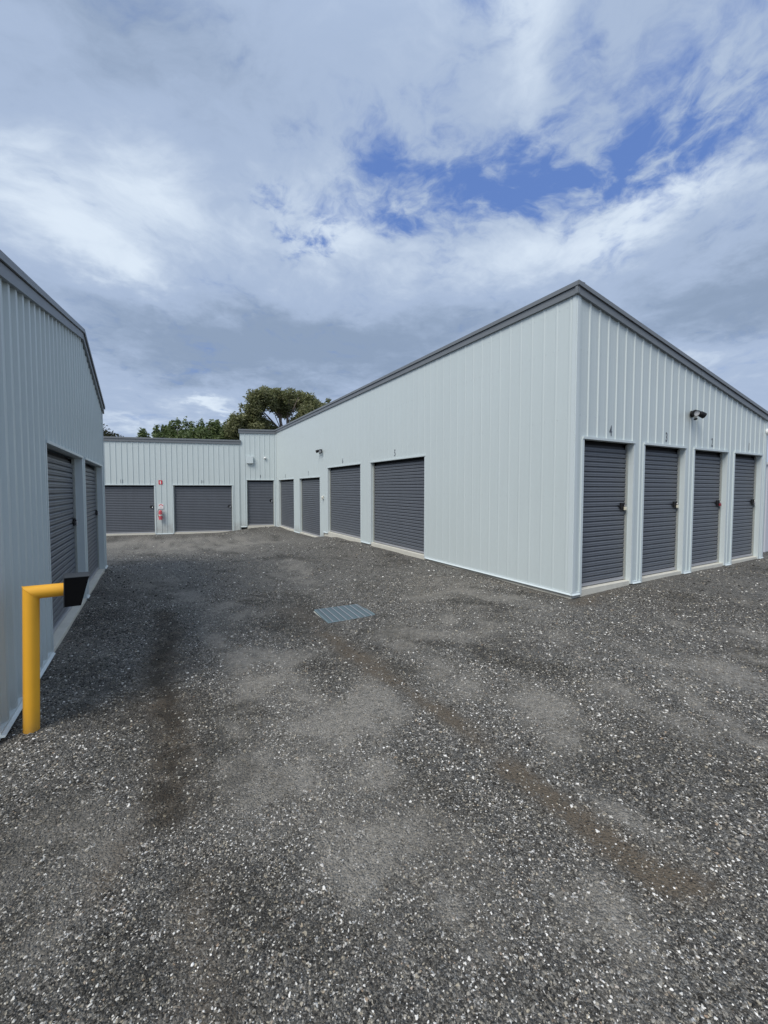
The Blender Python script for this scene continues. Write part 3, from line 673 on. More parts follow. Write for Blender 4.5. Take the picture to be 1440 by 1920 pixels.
# the wing with door 9
O9 = [(0.13, 1.36, -0.9, -0.29+DH)]
clad(wb, A, 0.0, 1.655, lambda s: -0.34, lambda s: 4.22, O9, pitch=.222, phase=.11)
opening_trim(wb, A, 0.13, 1.36, -0.29, DH, z_low=-0.34); concrete_edge(wb, A, 0.13, 1.36, -0.29)
D9 = roller_door(wb, A, 0.13, 1.36, -0.29, DH, 'narrow charcoal roller door numbered 9 in the inner corner', single=False)
door_number(wb, A, '9', 0.75, 1.97, flip=True)
base_flashing(wb, A, 1.40, 1.655, -.34)
fascia(wb, A, [(0.0, 4.27), (1.70, 4.25)])
jc = MB(); wb.box(jc, 0.002, 0.05, 0.0, wb.rh+0.006, -0.34, 4.1); jc.build('corner_flashing', 'trim', A)
wg = MB(); wb.box(wg, 0.0, 1.655, -5.0, -0.45, -0.5, 4.18); wg.build('wing_body', 'roof', A)
w9 = MB(); wb.box(w9, 1.640, 1.652, -5.0, -0.005, -0.55, 4.20); w9.build('side_wall', 'wall', A)

# ------------------------------------------------------------------ rear building (doors 10 and 11)
pb = wb.wp(1.66, 0, 0); baseB = (pb.x, pb.y, 0)
Bd = empty('storage_building', baseB, 'low pale grey storage building across the back of the yard, doors 10 and 11', 'storage shed')
wc = Wall((pb.x, pb.y), bu, bn, baseB)
DB = [(0.36, 2.87, '10'), (3.65, 6.16, '11')]
OB = [(a, b, -1.2, -0.53+DH-0.01) for a, b, n in DB]
clad(wc, Bd, 0.0, 9.8, lambda s: -0.58, lambda s: 3.70, OB, pitch=.222, phase=.05)
DBO = {}
for a, b, n in DB:
    opening_trim(wc, Bd, a, b, -0.53, DH-0.01, z_low=-0.58); concrete_edge(wc, Bd, a, b, -0.53)
    DBO[n] = roller_door(wc, Bd, a, b, -0.53, DH-0.01, 'wide charcoal roller door numbered ' + n, single=False)
    door_number(wc, Bd, n, (a+b)/2+0.03, 1.63+0.085, flip=True)
base_flashing(wc, Bd, -0.005, 0.31, -.58); base_flashing(wc, Bd, 2.92, 3.60, -.58); base_flashing(wc, Bd, 6.21, 9.8, -.58)
fascia(wc, Bd, [(-0.06, 3.735), (9.8, 3.735)])
bb = MB(); wc.box(bb, 0.0, 9.8, -6.0, -0.45, -0.9, 3.66); bb.build('building_body', 'roof', Bd)
screws(wc, Bd, 0, 9.8, .222, .05, (-.3, 0.8, 1.9, 2.8, 3.3), lambda s: 3.7, OB)

# ------------------------------------------------------------------ left-hand building
LX = -0.985; FL = -0.24
baseC = (LX, 10.86, 0)
Cb = empty('storage_building', baseC, 'mid grey steel storage shed along the left edge, low gable end wall, two doors', 'storage shed')
wa = Wall((LX, 10.86), (0, -1), (1, 0), baseC, rh=0.028)             # s runs towards the camera
def zt_a(s):
    y = 10.86-s
    return (3.955-(y-8.05)*0.249) if y > 8.05 else (3.955-(8.05-y)*0.203)
DA = [(0.43, 2.843, '13'), (3.13, 5.49, '12')]
OA = [(a, b, -0.9, FL+DH) for a, b, n in DA]
clad(wa, Cb, 0.0, 7.19, lambda s: FL-0.03, lambda s: zt_a(s)-0.03, OA, pitch=0.205, phase=0.03, breaks=(2.81,), rb=0.080, rt=0.046)
DCO = {}
for a, b, n in DA:
    opening_trim(wa, Cb, a, b, FL, DH, ears=0.03); concrete_edge(wa, Cb, a, b, FL, proud=0.025)
    DCO[n] = roller_door(wa, Cb, a, b, FL, DH, 'charcoal roller door, ' + ('the farther' if n == '13' else 'the nearer') + ' of the left building')
base_flashing(wa, Cb, -0.03, 0.385, FL-0.012); base_flashing(wa, Cb, 2.89, 3.085, FL-0.012); base_flashing(wa, Cb, 5.54, 7.19, FL-0.012)
fascia(wa, Cb, [(-0.06, zt_a(-0.06)+0.02), (2.81, 3.975), (7.19, zt_a(7.19)+0.02)], k=0.86)
ca = MB(); wa.box(ca, -0.004, 0.07, 0.0, wa.rh+0.005, FL-0.05, zt_a(0)-0.12); ca.build('corner_flashing', 'trim', Cb)
door_number(wa, Cb, '12', 4.05, 2.02, h=0.13)
rm = MB()
for s0, s1 in ((0.0, 2.81), (2.81, 7.19)):
    rm.add([wa.p(s0, -0.05, zt_a(s0)-0.03), wa.p(s1, -0.05, zt_a(s1)-0.03), wa.p(s1, -9, zt_a(s1)-0.03), wa.p(s0, -9, zt_a(s0)-0.03)], [(0, 1, 2, 3)])
rm.build('roof', 'roof', Cb)
sw = MB(); sw.add([wa.p(0.0, 0.0, -0.6), wa.p(0, -9, -0.6), wa.p(0, -9, zt_a(0)-0.04), wa.p(0, 0, zt_a(0)-0.04)], [(0, 1, 2, 3)])
sw.build('side_wall', 'wall', Cb)
wf = Wall((LX, 10.86-7.19), (-1, 0), (0, -1), baseC, rh=0.028)
clad(wf, Cb, 0.0, 9.0, lambda s: FL-0.03, lambda s: zt_a(7.19)-0.03, [], pitch=0.205, phase=0.10, rb=0.080, rt=0.046)
base_flashing(wf, Cb, 0.0, 9.0, FL-0.012); fascia(wf, Cb, [(-0.08, zt_a(7.19)+0.015), (9.0, zt_a(7.19)+0.015)], k=0.86)
ia = MB(); wa.box(ia, 0.2, 7.0, -8.5, -0.46, -0.6, 2.0); ia.build('interior', 'void', Cb)

# ------------------------------------------------------------------ latches (parts) and padlocks (things)
REC = 0.085
for n, (a, b, _) in zip('4321', RD):
    latch_and_lock(wr, b-0.115, 1.18, DOORS_R[n], REC, {'4': 'brass padlock with bright shackle hanging on door number 4', '3': 'small padlock hanging in the black latch of door number 3',
        '2': 'dark red padlock hanging in the black latch of door number 2', '1': 'small steel padlock on door number 1 at the far right'}[n], {'4': 'brass', '3': 'brass', '2': 'redplastic', '1': 'chrome'}[n])
# walls whose s runs leftwards as seen: the latch sits at the small-s end
class Flip:
    def __init__(f, w): f.w = w; f.rh = w.rh; f.u = -w.u; f.n = w.n
    def p(f, s, d, z): return f.w.p(-s, d, z)
    def wp(f, s, d, z): return f.w.wp(-s, d, z)
    def box(f, mb, s0, s1, d0, d1, z0, z1): return f.w.box(mb, -s1, -s0, d0, d1, z0, z1)
latch_and_lock(Flip(wb), -(0.13+0.13), 0.90, D9, REC, 'small steel padlock on narrow door number 9 in the corner', 'chrome')
latch_and_lock(Flip(wc), -(0.36+0.13), 0.65, DBO['10'], REC, 'small steel padlock at the right edge of wide door number 10', 'chrome')
latch_and_lock(Flip(wc), -(3.65+0.13), 0.65, DBO['11'], REC, 'small steel padlock on the far wide door numbered 11, beside the fire extinguisher', 'chrome')
latch_and_lock(Flip(wa), -(3.13+0.13), FL+1.20, DCO['12'], REC, 'padlock on the nearer door of the left building, above the yellow post', 'chrome')
latch_and_lock(Flip(wa), -(0.43+0.13), FL+1.20, DCO['13'], REC, 'padlock on the farther door of the left building', 'chrome')

# ------------------------------------------------------------------ yellow post with black keypad hood
def build_post():
    px, py = -0.812, 3.765; gz = float(ground_z(px, py)); R_ = 0.048
    t = empty('keypad_post', (px, py, gz), 'bright yellow steel pipe post with an arm holding a black hood beside the left wall', 'post')
    az = radians(-9); ax = Vector((cos(az), -sin(az), 0))         # arm direction: towards the driveway
    hz = 0.714-gz
    # one mitred pipe: vertical rings, a mitre ring, horizontal rings
    seg = 36; mb = MB(); side = Vector((-ax.y, ax.x, 0))
    rings = []
    for z in (-0.15, 0.0, 0.5, hz-R_-0.02): rings.append([Vector((0, 0, z)) + ax*cos(a)*R_ + side*sin(a)*R_ for a in [2*pi*i/seg for i in range(seg)]])
    rings.append([Vector((0, 0, hz)) + ax*cos(a)*R_ - Vector((0, 0, 1))*cos(a)*R_ + side*sin(a)*R_ for a in [2*pi*i/seg for i in range(seg)]])
    vs = [v for r in rings for v in r]
    fs = [(j*seg+i, j*seg+(i+1) % seg, (j+1)*seg+(i+1) % seg, (j+1)*seg+i) for j in range(len(rings)-1) for i in range(seg)]
    mb.add(vs, fs, True); mb.build('upright_pipe', 'yellow', t)
    mb = MB(); rings = [rings[-1]]
    for l in (R_+0.02, 0.10, 0.182): rings.append([ax*l + Vector((0, 0, hz)) - Vector((0, 0, 1))*cos(a)*R_ + side*sin(a)*R_ for a in [2*pi*i/seg for i in range(seg)]])
    vs = [v for r in rings for v in r]
    fs = [(j*seg+i, j*seg+(i+1) % seg, (j+1)*seg+(i+1) % seg, (j+1)*seg+i) for j in range(len(rings)-1) for i in range(seg)]
    mb.add(vs, fs, True); mb.build('arm_pipe', 'yellow', t)
    wd = MB(); n = 36; pts = [Vector((0, 0, hz)) + ax*cos(2*pi*i/n)*R_*1.01 - Vector((0, 0, 1))*cos(2*pi*i/n)*R_*1.01 + side*sin(2*pi*i/n)*R_*1.01 for i in range(n+1)]
    wd.path(pts, [0.0025]*len(pts), 6); wd.build('weld_bead', 'yellow', t)
    def P(l, s_, z): return ax*l + side*s_ + Vector((0, 0, hz+z))
    def hexa(mb, l0, l1, l1b, w_, z0, z1):
        vs = [P(l0, -w_, z0), P(l1b, -w_, z0), P(l1b, w_, z0), P(l0, w_, z0), P(l0, -w_, z1), P(l1, -w_, z1), P(l1, w_, z1), P(l0, w_, z1)]
        mb.add(vs, [(0,3,2,1),(4,5,6,7),(0,1,5,4),(1,2,6,5),(2,3,7,6),(3,0,4,7)])
    pl = MB(); hexa(pl, 0.182, 0.187, 0.187, 0.088, -0.118, 0.098); pl.build('mounting_plate', 'hoodtop', t)
    # hood: open towards the driver, deep at the top; built from sheet pieces
    h = MB(); W_ = 0.085; z0, z1 = -0.115, 0.096; L0, L1, L2 = 0.1875, 0.332, 0.285; th = 0.004
    for sg in (-1, 1):
        a, b_ = sorted((sg*W_, sg*(W_-th)))
        vs = [P(L0, a, z0), P(L2, a, z0), P(L2, b_, z0), P(L0, b_, z0), P(L0, a, z1), P(L1, a, z1), P(L1, b_, z1), P(L0, b_, z1)]
        h.add(vs, [(0,3,2,1),(4,5,6,7),(0,1,5,4),(1,2,6,5),(2,3,7,6),(3,0,4,7)])
    hexa(h, L0, L2, L2, W_-th-0.001, z0, z0+th); h.build('hood', 'hood', t)
    tp = MB(); hexa(tp, L0, L1+0.006, L1+0.006, W_+0.003, z1+0.0005, z1+0.005); tp.build('hood_top', 'hoodtop', t)
    kp = MB(); hexa(kp, L0+0.001, L0+0.022, L0+0.022, 0.05, -0.08, 0.06); kp.build('keypad', 'black', t, bevel=0.003)
    for i in range(4):
        for j in range(3):
            b = MB(); hexa(b, L0+0.022, L0+0.026, L0+0.026, 0.0, 0, 0)
    for i in range(4):
        for j in range(3):
            b = MB(); y0 = -0.030+j*0.022; zz = -0.06+i*0.024
            vs = [P(l, s_, z) for z in (zz, zz+0.016) for l, s_ in ((L0+0.0225, y0), (L0+0.026, y0), (L0+0.026, y0+0.016), (L0+0.0225, y0+0.016))]
            b.add(vs, [(0,3,2,1),(4,5,6,7),(0,1,5,4),(1,2,6,5),(2,3,7,6),(3,0,4,7)]); b.build('button', 'rail', t)
    for o in t.children: fix_normals(o)
    t.rotation_euler = Matrix.Rotation(radians(1.9), 3, Vector((sin(radians(29.3)), cos(radians(29.3)), 0))).to_euler()      # the post has been knocked a little out of plumb
build_post()

# ------------------------------------------------------------------ drain grate
def build_grate():
    gx0, gx1, gy0, gy1 = 2.02, 2.76, 5.09, 5.775; zc = float(ground_z(2.4, 5.4))+0.004
    t = empty('drain_grate', (2.39, 5.43, zc), 'square galvanised steel drain grate set in the gravel driveway', 'drain grate', radians(-3.5))
    hx, hy = 0.365, 0.335
    f = MB()
    for a, b in (((-hx, -hy, -.03), (hx, -hy+.012, .003)), ((-hx, hy-.012, -.03), (hx, hy, .003)), ((-hx, -hy+.0125, -.03), (-hx+.012, hy-.0125, .003)), ((hx-.012, -hy+.0125, -.03), (hx, hy-.0125, .003))): f.box(a, b)
    f.build('frame', 'steel', t)
    n = 15
    me = MB().box((-hx+.0125, -0.0065, -.028), (hx-.0125, 0.0065, -.001)).mesh('bearing_bar', 'steel')
    for i in range(n):
        o = bpy.data.objects.new('bearing_bar', me); COL.objects.link(o); o.parent = t; o.location = (0, -hy+.012+(i+.5)*(2*hy-.024)/n, 0)
    me = MB().tube((0, -hy+.013, 0), (0, hy-.013, 0), 0.0055, seg=8).mesh('cross_rod', 'rail')
    for i in range(7):
        o = bpy.data.objects.new('cross_rod', me); COL.objects.link(o); o.parent = t; o.location = (-hx+(i+.75)*2*hx/7.5, 0, 0.006)
    p = MB().box((-hx+.001, -hy+.001, -.09), (hx-.001, hy-.001, -.045)); p.build('pit_bottom', 'pit', t)
    k = MB().box((-hx-.05, -hy-.05, -.09), (hx+.05, -hy-.001, -.014)); k.box((-hx-.05, hy+.001, -.09), (hx+.05, hy+.05, -.022)); k.box((-hx-.05, -hy, -.09), (-hx-.001, hy, -.020)); k.box((hx+.001, -hy, -.09), (hx+.05, hy, -.022)); k.build('concrete_collar', 'concrete', t)
build_grate()

# ------------------------------------------------------------------ wall-mounted things
def orient(t, w, left=False):
    m = Matrix.Identity(4); u = w.n.cross(Vector((0, 0, 1)))      # local x: to the viewer's right when facing the wall from outside is -u
    m.col[0][:3] = -u; m.col[1][:3] = -w.n; m.col[2][:3] = (0, 0, 1)
    # local frame: +x right as seen facing the wall, -y out of the wall, +z up
    if m.to_3x3().determinant() < 0: m.col[0][:3] = u
    t.rotation_euler = m.to_3x3().to_euler()
def floodlight(w, s, z, label, aims=((-.55, -.75, -.35), (.75, -.45, -.45))):
    t = empty('floodlight', tuple(w.wp(s, w.rh, z)), label, 'floodlight', group='twin sensor floodlights'); orient(t, w)
    MB().tube((0, 0, 0), (0, -.030, 0), .060, .055, 24).build('wall_base', 'black', t)
    for sg, aim in zip((-1, 1), aims):
        a = Vector(aim).normalized(); c0 = Vector((sg*.035, -.03, .01)); c1 = c0 + Vector((sg*.055, -.05, .0)); 
        MB().tube(c0, c1, .012, .012, 10).dome(c1, .022, (0, 0, 1), full=True).build('arm', 'black', t)
        h = MB().tube(c1-a*.035, c1+a*.02, .026, .050, 20).tube(c1+a*.02, c1+a*.095, .050, .052, 20, caps=False).tube(c1+a*.02, c1+a*.021, .05, .05, 20).build('lamp_head', 'black', t)
        MB().tube(c1+a*.070, c1+a*.078, .047, .047, 20).build('lens', 'white', h)
    MB().tube((0, -.03, -.01), (0, -.055, -.05), .020, .020, 12).build('sensor_neck', 'black', t)
    MB().dome((0, -.062, -.062), .029, (0, 0, 1), full=True).build('motion_sensor', 'offwhite', t)
    MB().tube((0, -.066, -.108), (0, -.064, -.088), .022, .030, 14).build('sensor_cap', 'black', t)
floodlight(wr, 3.17, 2.77, 'black twin floodlight with white motion sensor on the wall between doors 3 and 2')
floodlight(wl, 9.87, 2.78, 'black twin floodlight high on the long wall between doors 6 and 7')
def dome_cam(w, s, z, d, r, label, arm=False):
    t = empty('dome_camera', tuple(w.wp(s, d, z)), label, 'security camera', group='white security cameras'); orient(t, w)
    if arm:
        MB().tube((0, 0, 0), (0, -.02, 0), r*1.0, r*0.95, 24).build('wall_base', 'white', t)
        MB().tube((0, -.02, 0), (0, -.10, -.0), r*.8, r*.75, 24).build('housing', 'white', t)
        MB().dome((0, -.10, -.01), r*.8, (0, -1, -.25), full=True).build('dome_cap', 'white', t)
        MB().dome((0.0, -.115, -.04), r*.58, (.2, -.7, -1), full=True).build('lens_dome', 'black', t)
    else:
        MB().tube((0, 0, 0), (0, -.025, 0), r, r*.97, 24).build('wall_base', 'white', t)
        MB().dome((0, -.025, 0), r*.96, (0, -1, 0)).build('housing', 'white', t)
        MB().dome((0, -.055, -.022), r*.48, (0, -1, -.5), full=True).build('lens_dome', 'black', t)
dome_cam(wb, 0.52, 2.92, wb.rh, .062, 'small white dome camera above door 9 near the inner corner')
dome_cam(wr, 6.39, 2.68, wr.rh, .070, 'white security camera on the far right corner of the tall shed, above door 1', arm=True)
def junction():
    t = empty('junction_box', tuple(wb.wp(1.21, wb.rh, 2.82)), 'square pale grey electrical box on the wall above door 9', 'electrical box'); orient(t, wb)
    MB().box((-.15, -.09, -.16), (.15, 0, .16)).build('box_body', 'trim', t, bevel=.008)
    MB().box((-.157, -.115, -.167), (.157, -.091, .167)).build('lid', 'trim', t, bevel=.008)
    sc = MB()
    for x in (-.13, .13):
        for z in (-.14, .14): sc.tube((x, -.115, z), (x, -.119, z), .008, seg=10)
    sc.build('lid_screws', 'steel', t)['kind'] = 'stuff'
    MB().tube((.06, -.05, -.16), (.06, -.05, -.20), .014, seg=12).build('cable_gland', 'black', t)
junction()
def fitting():
    t = empty('power_outlet', tuple(wl.wp(9.72, wl.rh, 1.15)), 'small off-white weatherproof outlet on the pillar between doors 6 and 7', 'outlet'); orient(t, wl)
    MB().box((-.055, -.045, -.05), (.055, 0, .07)).build('outlet_box', 'offwhite', t, bevel=.012)
    MB().dome((0, -.045, .012), .040, (0, -1, 0), 18, 5).build('cover', 'offwhite', t)
    MB().tube((0, -.05, -.045), (0, -.09, -.075), .016, .014, 12).build('plug', 'offwhite', t)
fitting()

def text_mesh(txt, size, mat, parent, loc, sx=1.0, name='lettering'):
    c = bpy.data.curves.new('txt', 'FONT'); c.body = txt; c.size = size; c.align_x = 'CENTER'; c.resolution_u = 2; c.offset = size*0.015
    tmp = bpy.data.objects.new('txt', c); COL.objects.link(tmp)
    m0 = tmp.evaluated_get(bpy.context.evaluated_depsgraph_get()).to_mesh(); mb = MB()
    mb.add([(v.co.x*sx+loc[0], loc[1], v.co.y+loc[2]) for v in m0.vertices], [tuple(p.vertices) for p in m0.polygons]); bpy.data.objects.remove(tmp)
    return mb.build(name, mat, parent)
def silhouette(parent, mat, y, sc, cx_=0, cz=0):
    """flat print of an extinguisher"""
    mb = MB(); n = 10
    body = [(-.30, -1.0), (.30, -1.0), (.30, .35)] + [(.30*cos(a), .35+.25*sin(a)) for a in [pi*i/n for i in range(1, n)]] + [(-.30, .35)]
    mb.add([(cx_+x*sc, y, cz+z*sc) for x, z in body], [tuple(range(len(body)))])
    for q in ([(-.08, .60), (.08, .60), (.08, .80), (-.08, .80)], [(-.10, .80), (.42, .72), (.42, .82), (-.10, .92)], [(-.50, -.2), (-.40, -.2), (-.40, .55), (-.50, .62)], [(-.50, .62), (-.40, .55), (-.08, .72), (-.08, .80)]):
        mb.add([(cx_+x*sc, y, cz+z*sc) for x, z in q], [(0, 1, 2, 3)])
    mb.build('pictogram', mat, parent)
def signs():
    t = empty('location_sign', tuple(wc.wp(5.05-1.66, wc.rh+.001, 1.755)), 'small red sign with white extinguisher symbol, high between doors 10 and 11', 'sign'); orient(t, wc)
    MB().box((-.075, -.004, -.09), (.075, 0, .09)).build('sign_board', 'red', t)
    silhouette(t, 'white', -.0055, .066)
    t = empty('instruction_sign', tuple(wc.wp(5.05-1.66, wc.rh+.001, 0.68)), 'white square sign with a red arch hung right above the fire extinguisher', 'sign'); orient(t, wc)
    MB().box((-.105, -.004, -.115), (.105, 0, .115)).build('sign_board', 'white', t)
    arc = MB(); n = 16; ro, ri = .088, .060
    vs = [(ro*cos(pi*i/n), -.0055, ro*sin(pi*i/n)) for i in range(n+1)] + [(ri*cos(pi*i/n), -.0055, ri*sin(pi*i/n)) for i in range(n+1)]
    arc.add(vs, [(i, i+1, n+2+i, n+1+i) for i in range(n)]); arc.build('red_arch', 'red', t)
    MB().add([(.05*cos(2*pi*i/20), -.0055, .002+.045*abs(sin(pi*i/19))) for i in range(10)], [tuple(range(10))]).build('red_dome', 'red', t)
    text_mesh('FIRE', .040, 'red', t, (0, -.0056, -.050)); text_mesh('EXTINGUISHER', .022, 'red', t, (0, -.0056, -.085))
    t = empty('fire_extinguisher', tuple(wc.wp(5.05-1.66, wc.rh+.11, 0.08)), 'red fire extinguisher under a clear plastic cover on the back wall', 'fire extinguisher'); orient(t, wc)
    MB().tube((0, 0, 0), (0, 0, .36), .074, seg=24).dome((0, 0, .36), .068, (0, 0, 1)).build('cylinder', 'red', t)
    MB().tube((0, 0, .42), (0, 0, .46), .018, seg=12).box((-.012, -.02, .455), (.085, .02, .475)).box((-.012, -.015, .480), (.080, .015, .490)).build('valve', 'chrome', t)
    hs = MB(); pts = [(-.01, -.01, .45), (-.06, -.02, .46), (-.095, -.02, .40), (-.095, -.02, .22), (-.080, -.02, .10)]; hs.path(pts, [.011]*5, 10); hs.build('hose', 'black', t)
    MB().tube((0, 0, .17), (0, 0, .23), .0752, seg=24, caps=False).build('data_label', 'offwhite', t)
    MB().box((-.05, .07, .2), (.05, .108, .3)).build('bracket', 'steel', t)
    cov = MB(); cov.tube((0, 0, -.03), (0, 0, .44), .125, .105, 20, caps=False).dome((0, 0, .44), .105, (0, 0, 1), 20); cov.build('plastic_cover', CLEAR, t)
def clear_mat():
    m = bpy.data.materials.new('cloudy_clear_plastic'); m.use_nodes = True; N = m.node_tree.nodes; Lk = m.node_tree.links; b = N['Principled BSDF']
    b.inputs['Base Color'].default_value = (.75, .76, .78, 1); b.inputs['Roughness'].default_value = .25
    tr = N.new('ShaderNodeBsdfTransparent'); nz = N.new('ShaderNodeTexNoise'); nz.inputs['Scale'].default_value = 14
    r = N.new('ShaderNodeMapRange'); Lk.new(nz.outputs['Fac'], r.inputs['Value']); r.inputs['To Min'].default_value = .05; r.inputs['To Max'].default_value = .16
    mx = N.new('ShaderNodeMixShader'); Lk.new(r.outputs[0], mx.inputs[0]); Lk.new(tr.outputs[0], mx.inputs[1]); Lk.new(b.outputs[0], mx.inputs[2]); Lk.new(mx.outputs[0], N['Material Output'].inputs[0])
    return m
CLEAR = clear_mat()
signs()

# ------------------------------------------------------------------ right edge: pale fence and a white building beyond
def right_edge():
    b0 = (11.66, 4.0, 0)
    t = empty('panel_fence', b0, 'pale steel sheet fence just past the right corner of the tall shed', 'fence')
    w = Wall((11.66, 4.0), (1, 0), (0, -1), b0)
    for i in range(5):
        m = MB(); s = i*0.76
        prof = [(0, 0), (.09, 0), (.11, .02), (.17, .02), (.19, 0), (.38, 0), (.40, .02), (.46, .02), (.48, 0), (.76, 0)]
        for (a, ha), (b, hb) in zip(prof[:-1], prof[1:]): m.add([w.p(s+a, ha, -.04), w.p(s+b, hb, -.04), w.p(s+b, hb, 2.02), w.p(s+a, ha, 2.02)], [(0, 1, 2, 3)])
        m.build('fence_panel', 'pale', t)
    m = MB(); w.box(m, 0, 3.8, -.03, .04, 2.021, 2.08); m.build('top_rail', 'white', t)
    b1 = (13.5, 9.0, 0)
    t = empty('white_building', b1, 'white building with a gutter, glimpsed beyond the fence at the right edge', 'building')
    MB().box((0, 0, -.3), (12, 8, 3.4)).build('wall', 'white', t); MB().box((-.3, -.35, 3.4), (12.3, 8.3, 3.55)).build('roof', 'dark', t); MB().box((-.42, -.47, 3.30), (12.3, -.352, 3.42)).build('gutter', 'white', t)
right_edge()

# ------------------------------------------------------------------ trees beyond the buildings
def crown(clumps, n_per_m3, leaf, seed, mat, parent, droop=0.0):
    """clumps: (x, y, z, rx, ry, rz). many small leaf-clump quads, denser near each clump's shell"""
    r = np.random.default_rng(seed); V = []; 
    for (cx_, cy_, cz, rx, ry, rz) in clumps:
        n = max(60, int(n_per_m3*4.19*rx*ry*rz))
        d = r.normal(size=(n, 3)); d /= np.linalg.norm(d, axis=1)[:, None]; rad = r.random(n)**0.42
        bumpy = 1+0.22*np.sin(d[:, 0]*5+cx_*3)*np.sin(d[:, 2]*6+cz)*np.cos(d[:, 1]*5+seed)
        c = d*(rad*bumpy)[:, None]*np.array([rx, ry, rz]) + np.array([cx_, cy_, cz])
        c[:, 2] -= droop*r.random(n)**2
        a = r.normal(size=(n, 3)); a[:, 2] *= 0.7; a /= np.linalg.norm(a, axis=1)[:, None]
        b = np.cross(a, r.normal(size=(n, 3))); b /= np.linalg.norm(b, axis=1)[:, None]
        s = leaf*r.uniform(.5, 1.25, n)[:, None]
        V.append(np.stack([c-a*s, c-b*s*.38, c+a*s, c+b*s*.38], 1).reshape(-1, 3))
    V = np.concatenate(V).astype(np.float32); n = len(V)//4
    me = bpy.data.meshes.new('crown'); me.vertices.add(len(V)); me.vertices.foreach_set('co', V.ravel())
    me.loops.add(n*4); me.loops.foreach_set('vertex_index', np.arange(n*4, dtype=np.int32)); me.polygons.add(n)
    me.polygons.foreach_set('loop_start', np.arange(0, n*4, 4, dtype=np.int32)); me.polygons.foreach_set('loop_total', np.full(n, 4, np.int32)); me.update(calc_edges=True)
    me.materials.append(M[mat]); o = bpy.data.objects.new('crown', me); COL.objects.link(o); o.parent = parent; return o
def gum_tree():
    loc = (10.3, 36.0, -.5); az = radians(16)
    t = empty('gum_tree', loc, 'big spreading gum tree with bare forked trunk rising above the shed roofs', 'tree')
    # (px offset from the trunk, px height above the horizon, radius in px) of each clump as surveyed; one px is 0.048 m at this distance
    k = .0485; R = random.Random(4)
    def w(dx, h, dep=0): return (dx*k*cos(az)+dep*sin(az), -dx*k*sin(az)+dep*cos(az), h*k+1.95)
    cl = []
    for dx, h, r, rv in ((-80, 124, 10, 10), (-88, 114, 11, 10), (-74, 108, 13, 10), (-94, 104, 10, 8), (-56, 120, 13, 10), (60, 140, 14, 10), (-36, 170, 15, 10), (-20, 177, 15, 9), (-6, 180, 14, 8), (6, 176, 11, 9), (-50, 160, 12, 12), (-60, 147, 12, 12), (-46, 148, 11, 9), (-66, 132, 11, 10), (-52, 130, 13, 10), (-40, 122, 12, 8), (-25, 160, 11, 12), (-14, 164, 10, 14), (-2, 162, 10, 14),
                         (24, 182, 10, 8), (33, 176, 11, 9), (18, 170, 9, 7), (42, 170, 12, 9), (54, 164, 12, 9), (64, 158, 9, 7), (70, 153, 6, 5), (50, 150, 14, 9), (34, 142, 14, 11), (24, 134, 12, 10), (40, 156, 10, 8), (20, 128, 11, 8), (44, 134, 14, 10), (-30, 116, 14, 7), (-48, 112, 14, 8), (-66, 116, 12, 10)):
        for j in range(2):
            dep = R.uniform(-2.2, 2.2); x, y, z = w(dx+R.uniform(-3, 3), h-7+R.uniform(-2, 2), dep); s = R.uniform(1.0, 1.4)
            cl.append((x, y, z, r*k*s, r*k*s*1.2, rv*k*s))
    for q in list(cl)[::2]:
        cl.append((q[0]+R.uniform(-.9, .9), q[1]+R.uniform(-.9, .9), q[2]+R.uniform(-.3, .6), R.uniform(.18, .34), R.uniform(.18, .34), R.uniform(.15, .26)))
    crown(cl, 430, .15, 11, 'gum', t, .45)
    tr = MB()
    def limb(pts, r0, r1):
        P = [w(*p) if len(p) == 3 else w(p[0], p[1], 0) for p in pts]; n = len(P); r0, r1 = r0*.7, r1*.7; tr.path(P, [r0+(r1-r0)*i/(n-1) for i in range(n)], 9)
    limb([(-2, -40), (-3, 40), (-5, 95)], .38, .26); limb([(-5, 95), (-10, 120), (-14, 145), (-22, 168)], .24, .07); limb([(-5, 95), (2, 118), (2, 140), (6, 165)], .22, .06)
    limb([(-5, 95), (-16, 112), (-30, 128), (-46, 145)], .18, .05); limb([(2, 112), (14, 126), (26, 145), (40, 160)], .17, .05); limb([(-12, 130), (-22, 142), (-34, 160)], .12, .04)
    limb([(1, 128), (12, 145), (22, 168)], .11, .04); limb([(-5, 95), (10, 108), (26, 122), (40, 132)], .14, .05); limb([(-16, 112), (-34, 112), (-52, 116)], .10, .04); limb([(-10, 120), (-8, 145), (-6, 172)], .12, .04)
    limb([(3, 100), (8, 125), (16, 150)], .08, .03); limb([(-8, 102), (-14, 118), (-20, 132)], .08, .03)
    tr.build('trunk', 'bark', t)
gum_tree()
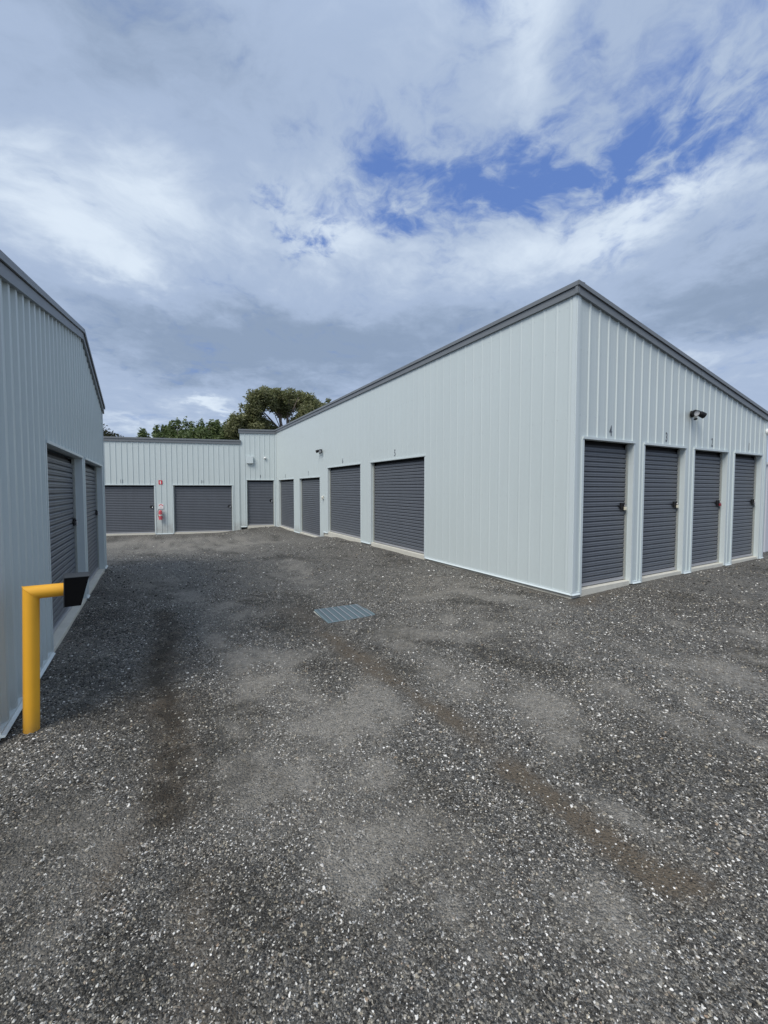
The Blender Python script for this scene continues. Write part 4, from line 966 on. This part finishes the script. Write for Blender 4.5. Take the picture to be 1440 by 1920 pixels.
def bushy(x, y, top, wid, label, seed, mat='bush', base=-.6):
    t = empty('bushy_tree', (x, y, base), label, 'tree', group='trees behind the back building'); R = random.Random(seed)
    H = top-base; cl = [(0, 0, H*.50, wid*1.15, wid*1.15, H*.30), (0, 0, H*.70, wid*.85, wid*.85, H*.17)]
    for i in range(11):
        a = R.uniform(0, 2*pi); rr = wid*R.uniform(.3, .95); hh = H*R.uniform(.62, .88); cl.append((cos(a)*rr, sin(a)*rr, hh, wid*R.uniform(.22, .36), wid*R.uniform(.22, .36), R.uniform(.45, .85)))
    for i in range(5): cl.append((R.uniform(-.6, .6)*wid, R.uniform(-.4, .4)*wid, H-R.uniform(.35, .9), .26, .26, R.uniform(.35, .6)))
    for i in range(8): a = R.uniform(0, 2*pi); cl.append((cos(a)*wid*.75, sin(a)*wid*.75, H*R.uniform(.72, .84), wid*.42, wid*.42, R.uniform(.5, .8)))
    crown(cl, 440, .15, seed, mat, t)
    tr = MB(); tr.path([(0, 0, 0), (.05, 0, H*.3), (-.05, .05, H*.7), (0, 0, H*.93)], [.16, .12, .06, .02], 8)
    for i in range(5):
        a = R.uniform(0, 6.28); tr.path([(0, 0, H*(.25+.1*i)), (cos(a)*wid*.4, sin(a)*wid*.4, H*(.4+.1*i)), (cos(a)*wid*.65, sin(a)*wid*.65, H*(.52+.09*i))], [.06, .04, .015], 6)
    tr.build('trunk', 'bark', t)
TR = [(-0.6, 37.6, 6.3, .5, 'thin sprig of a tree, leftmost of the green row behind the back building'),
      (0.7, 38.0, 6.9, 1.1, 'small slender green tree, second from the left behind the back building'),
      (1.95, 37.8, 7.3, 1.3, 'pointed green tree left of the middle of the row behind the back building'),
      (3.1, 38.5, 7.4, 1.3, 'dense round green tree in the middle of the row behind the back building'),
      (4.15, 37.5, 7.5, 1.2, 'broad mid green tree right of the middle of the row, above the low roof'),
      (5.35, 38.0, 7.65, 1.2, 'taller leafy green tree just left of the step in the roofline'),
      (6.5, 37.3, 8.0, 1.2, 'tall green tree directly above the step in the roofline'),
      (7.7, 38.2, 7.4, 1.3, 'dark leafy tree under the left branches of the gum tree'),
      (9.1, 37.9, 6.5, 1.3, 'low bushy tree at the foot of the gum tree, rightmost of the green row')]
for i, (x, y, tp, wd, lb) in enumerate(TR): bushy(x, y, tp, wd, lb, 100+i)
def round_tree():
    t = empty('round_tree', (-4.15, 40.2, -.35), 'small dark round-topped tree peeping over the back roof beside the left building', 'tree')
    crown([(0, 0, 5.3, 2.0, 2.0, 1.55), (.8, 0, 5.6, 1.2, 1.2, 1.0), (-1, .2, 5.2, 1.2, 1.3, 1.1)], 330, .11, 55, 'darkbush', t)
    MB().path([(0, 0, 0), (.1, 0, 2.5), (0, 0, 5.2)], [.22, .16, .06], 10).build('trunk', 'bark', t)
round_tree()

# sheets and flashings are thin: give every building mesh consistent outward normals where it is closed
for o in bpy.data.objects:
    if o.type == 'MESH' and o.name.split('.')[0] in ('floor_slab', 'header_flashing', 'jamb_flashing', 'fascia_board', 'barge_capping', 'base_flashing', 'guide_channel', 'bottom_rail', 'corner_flashing', 'latch', 'slab_footing'):
        fix_normals(o)
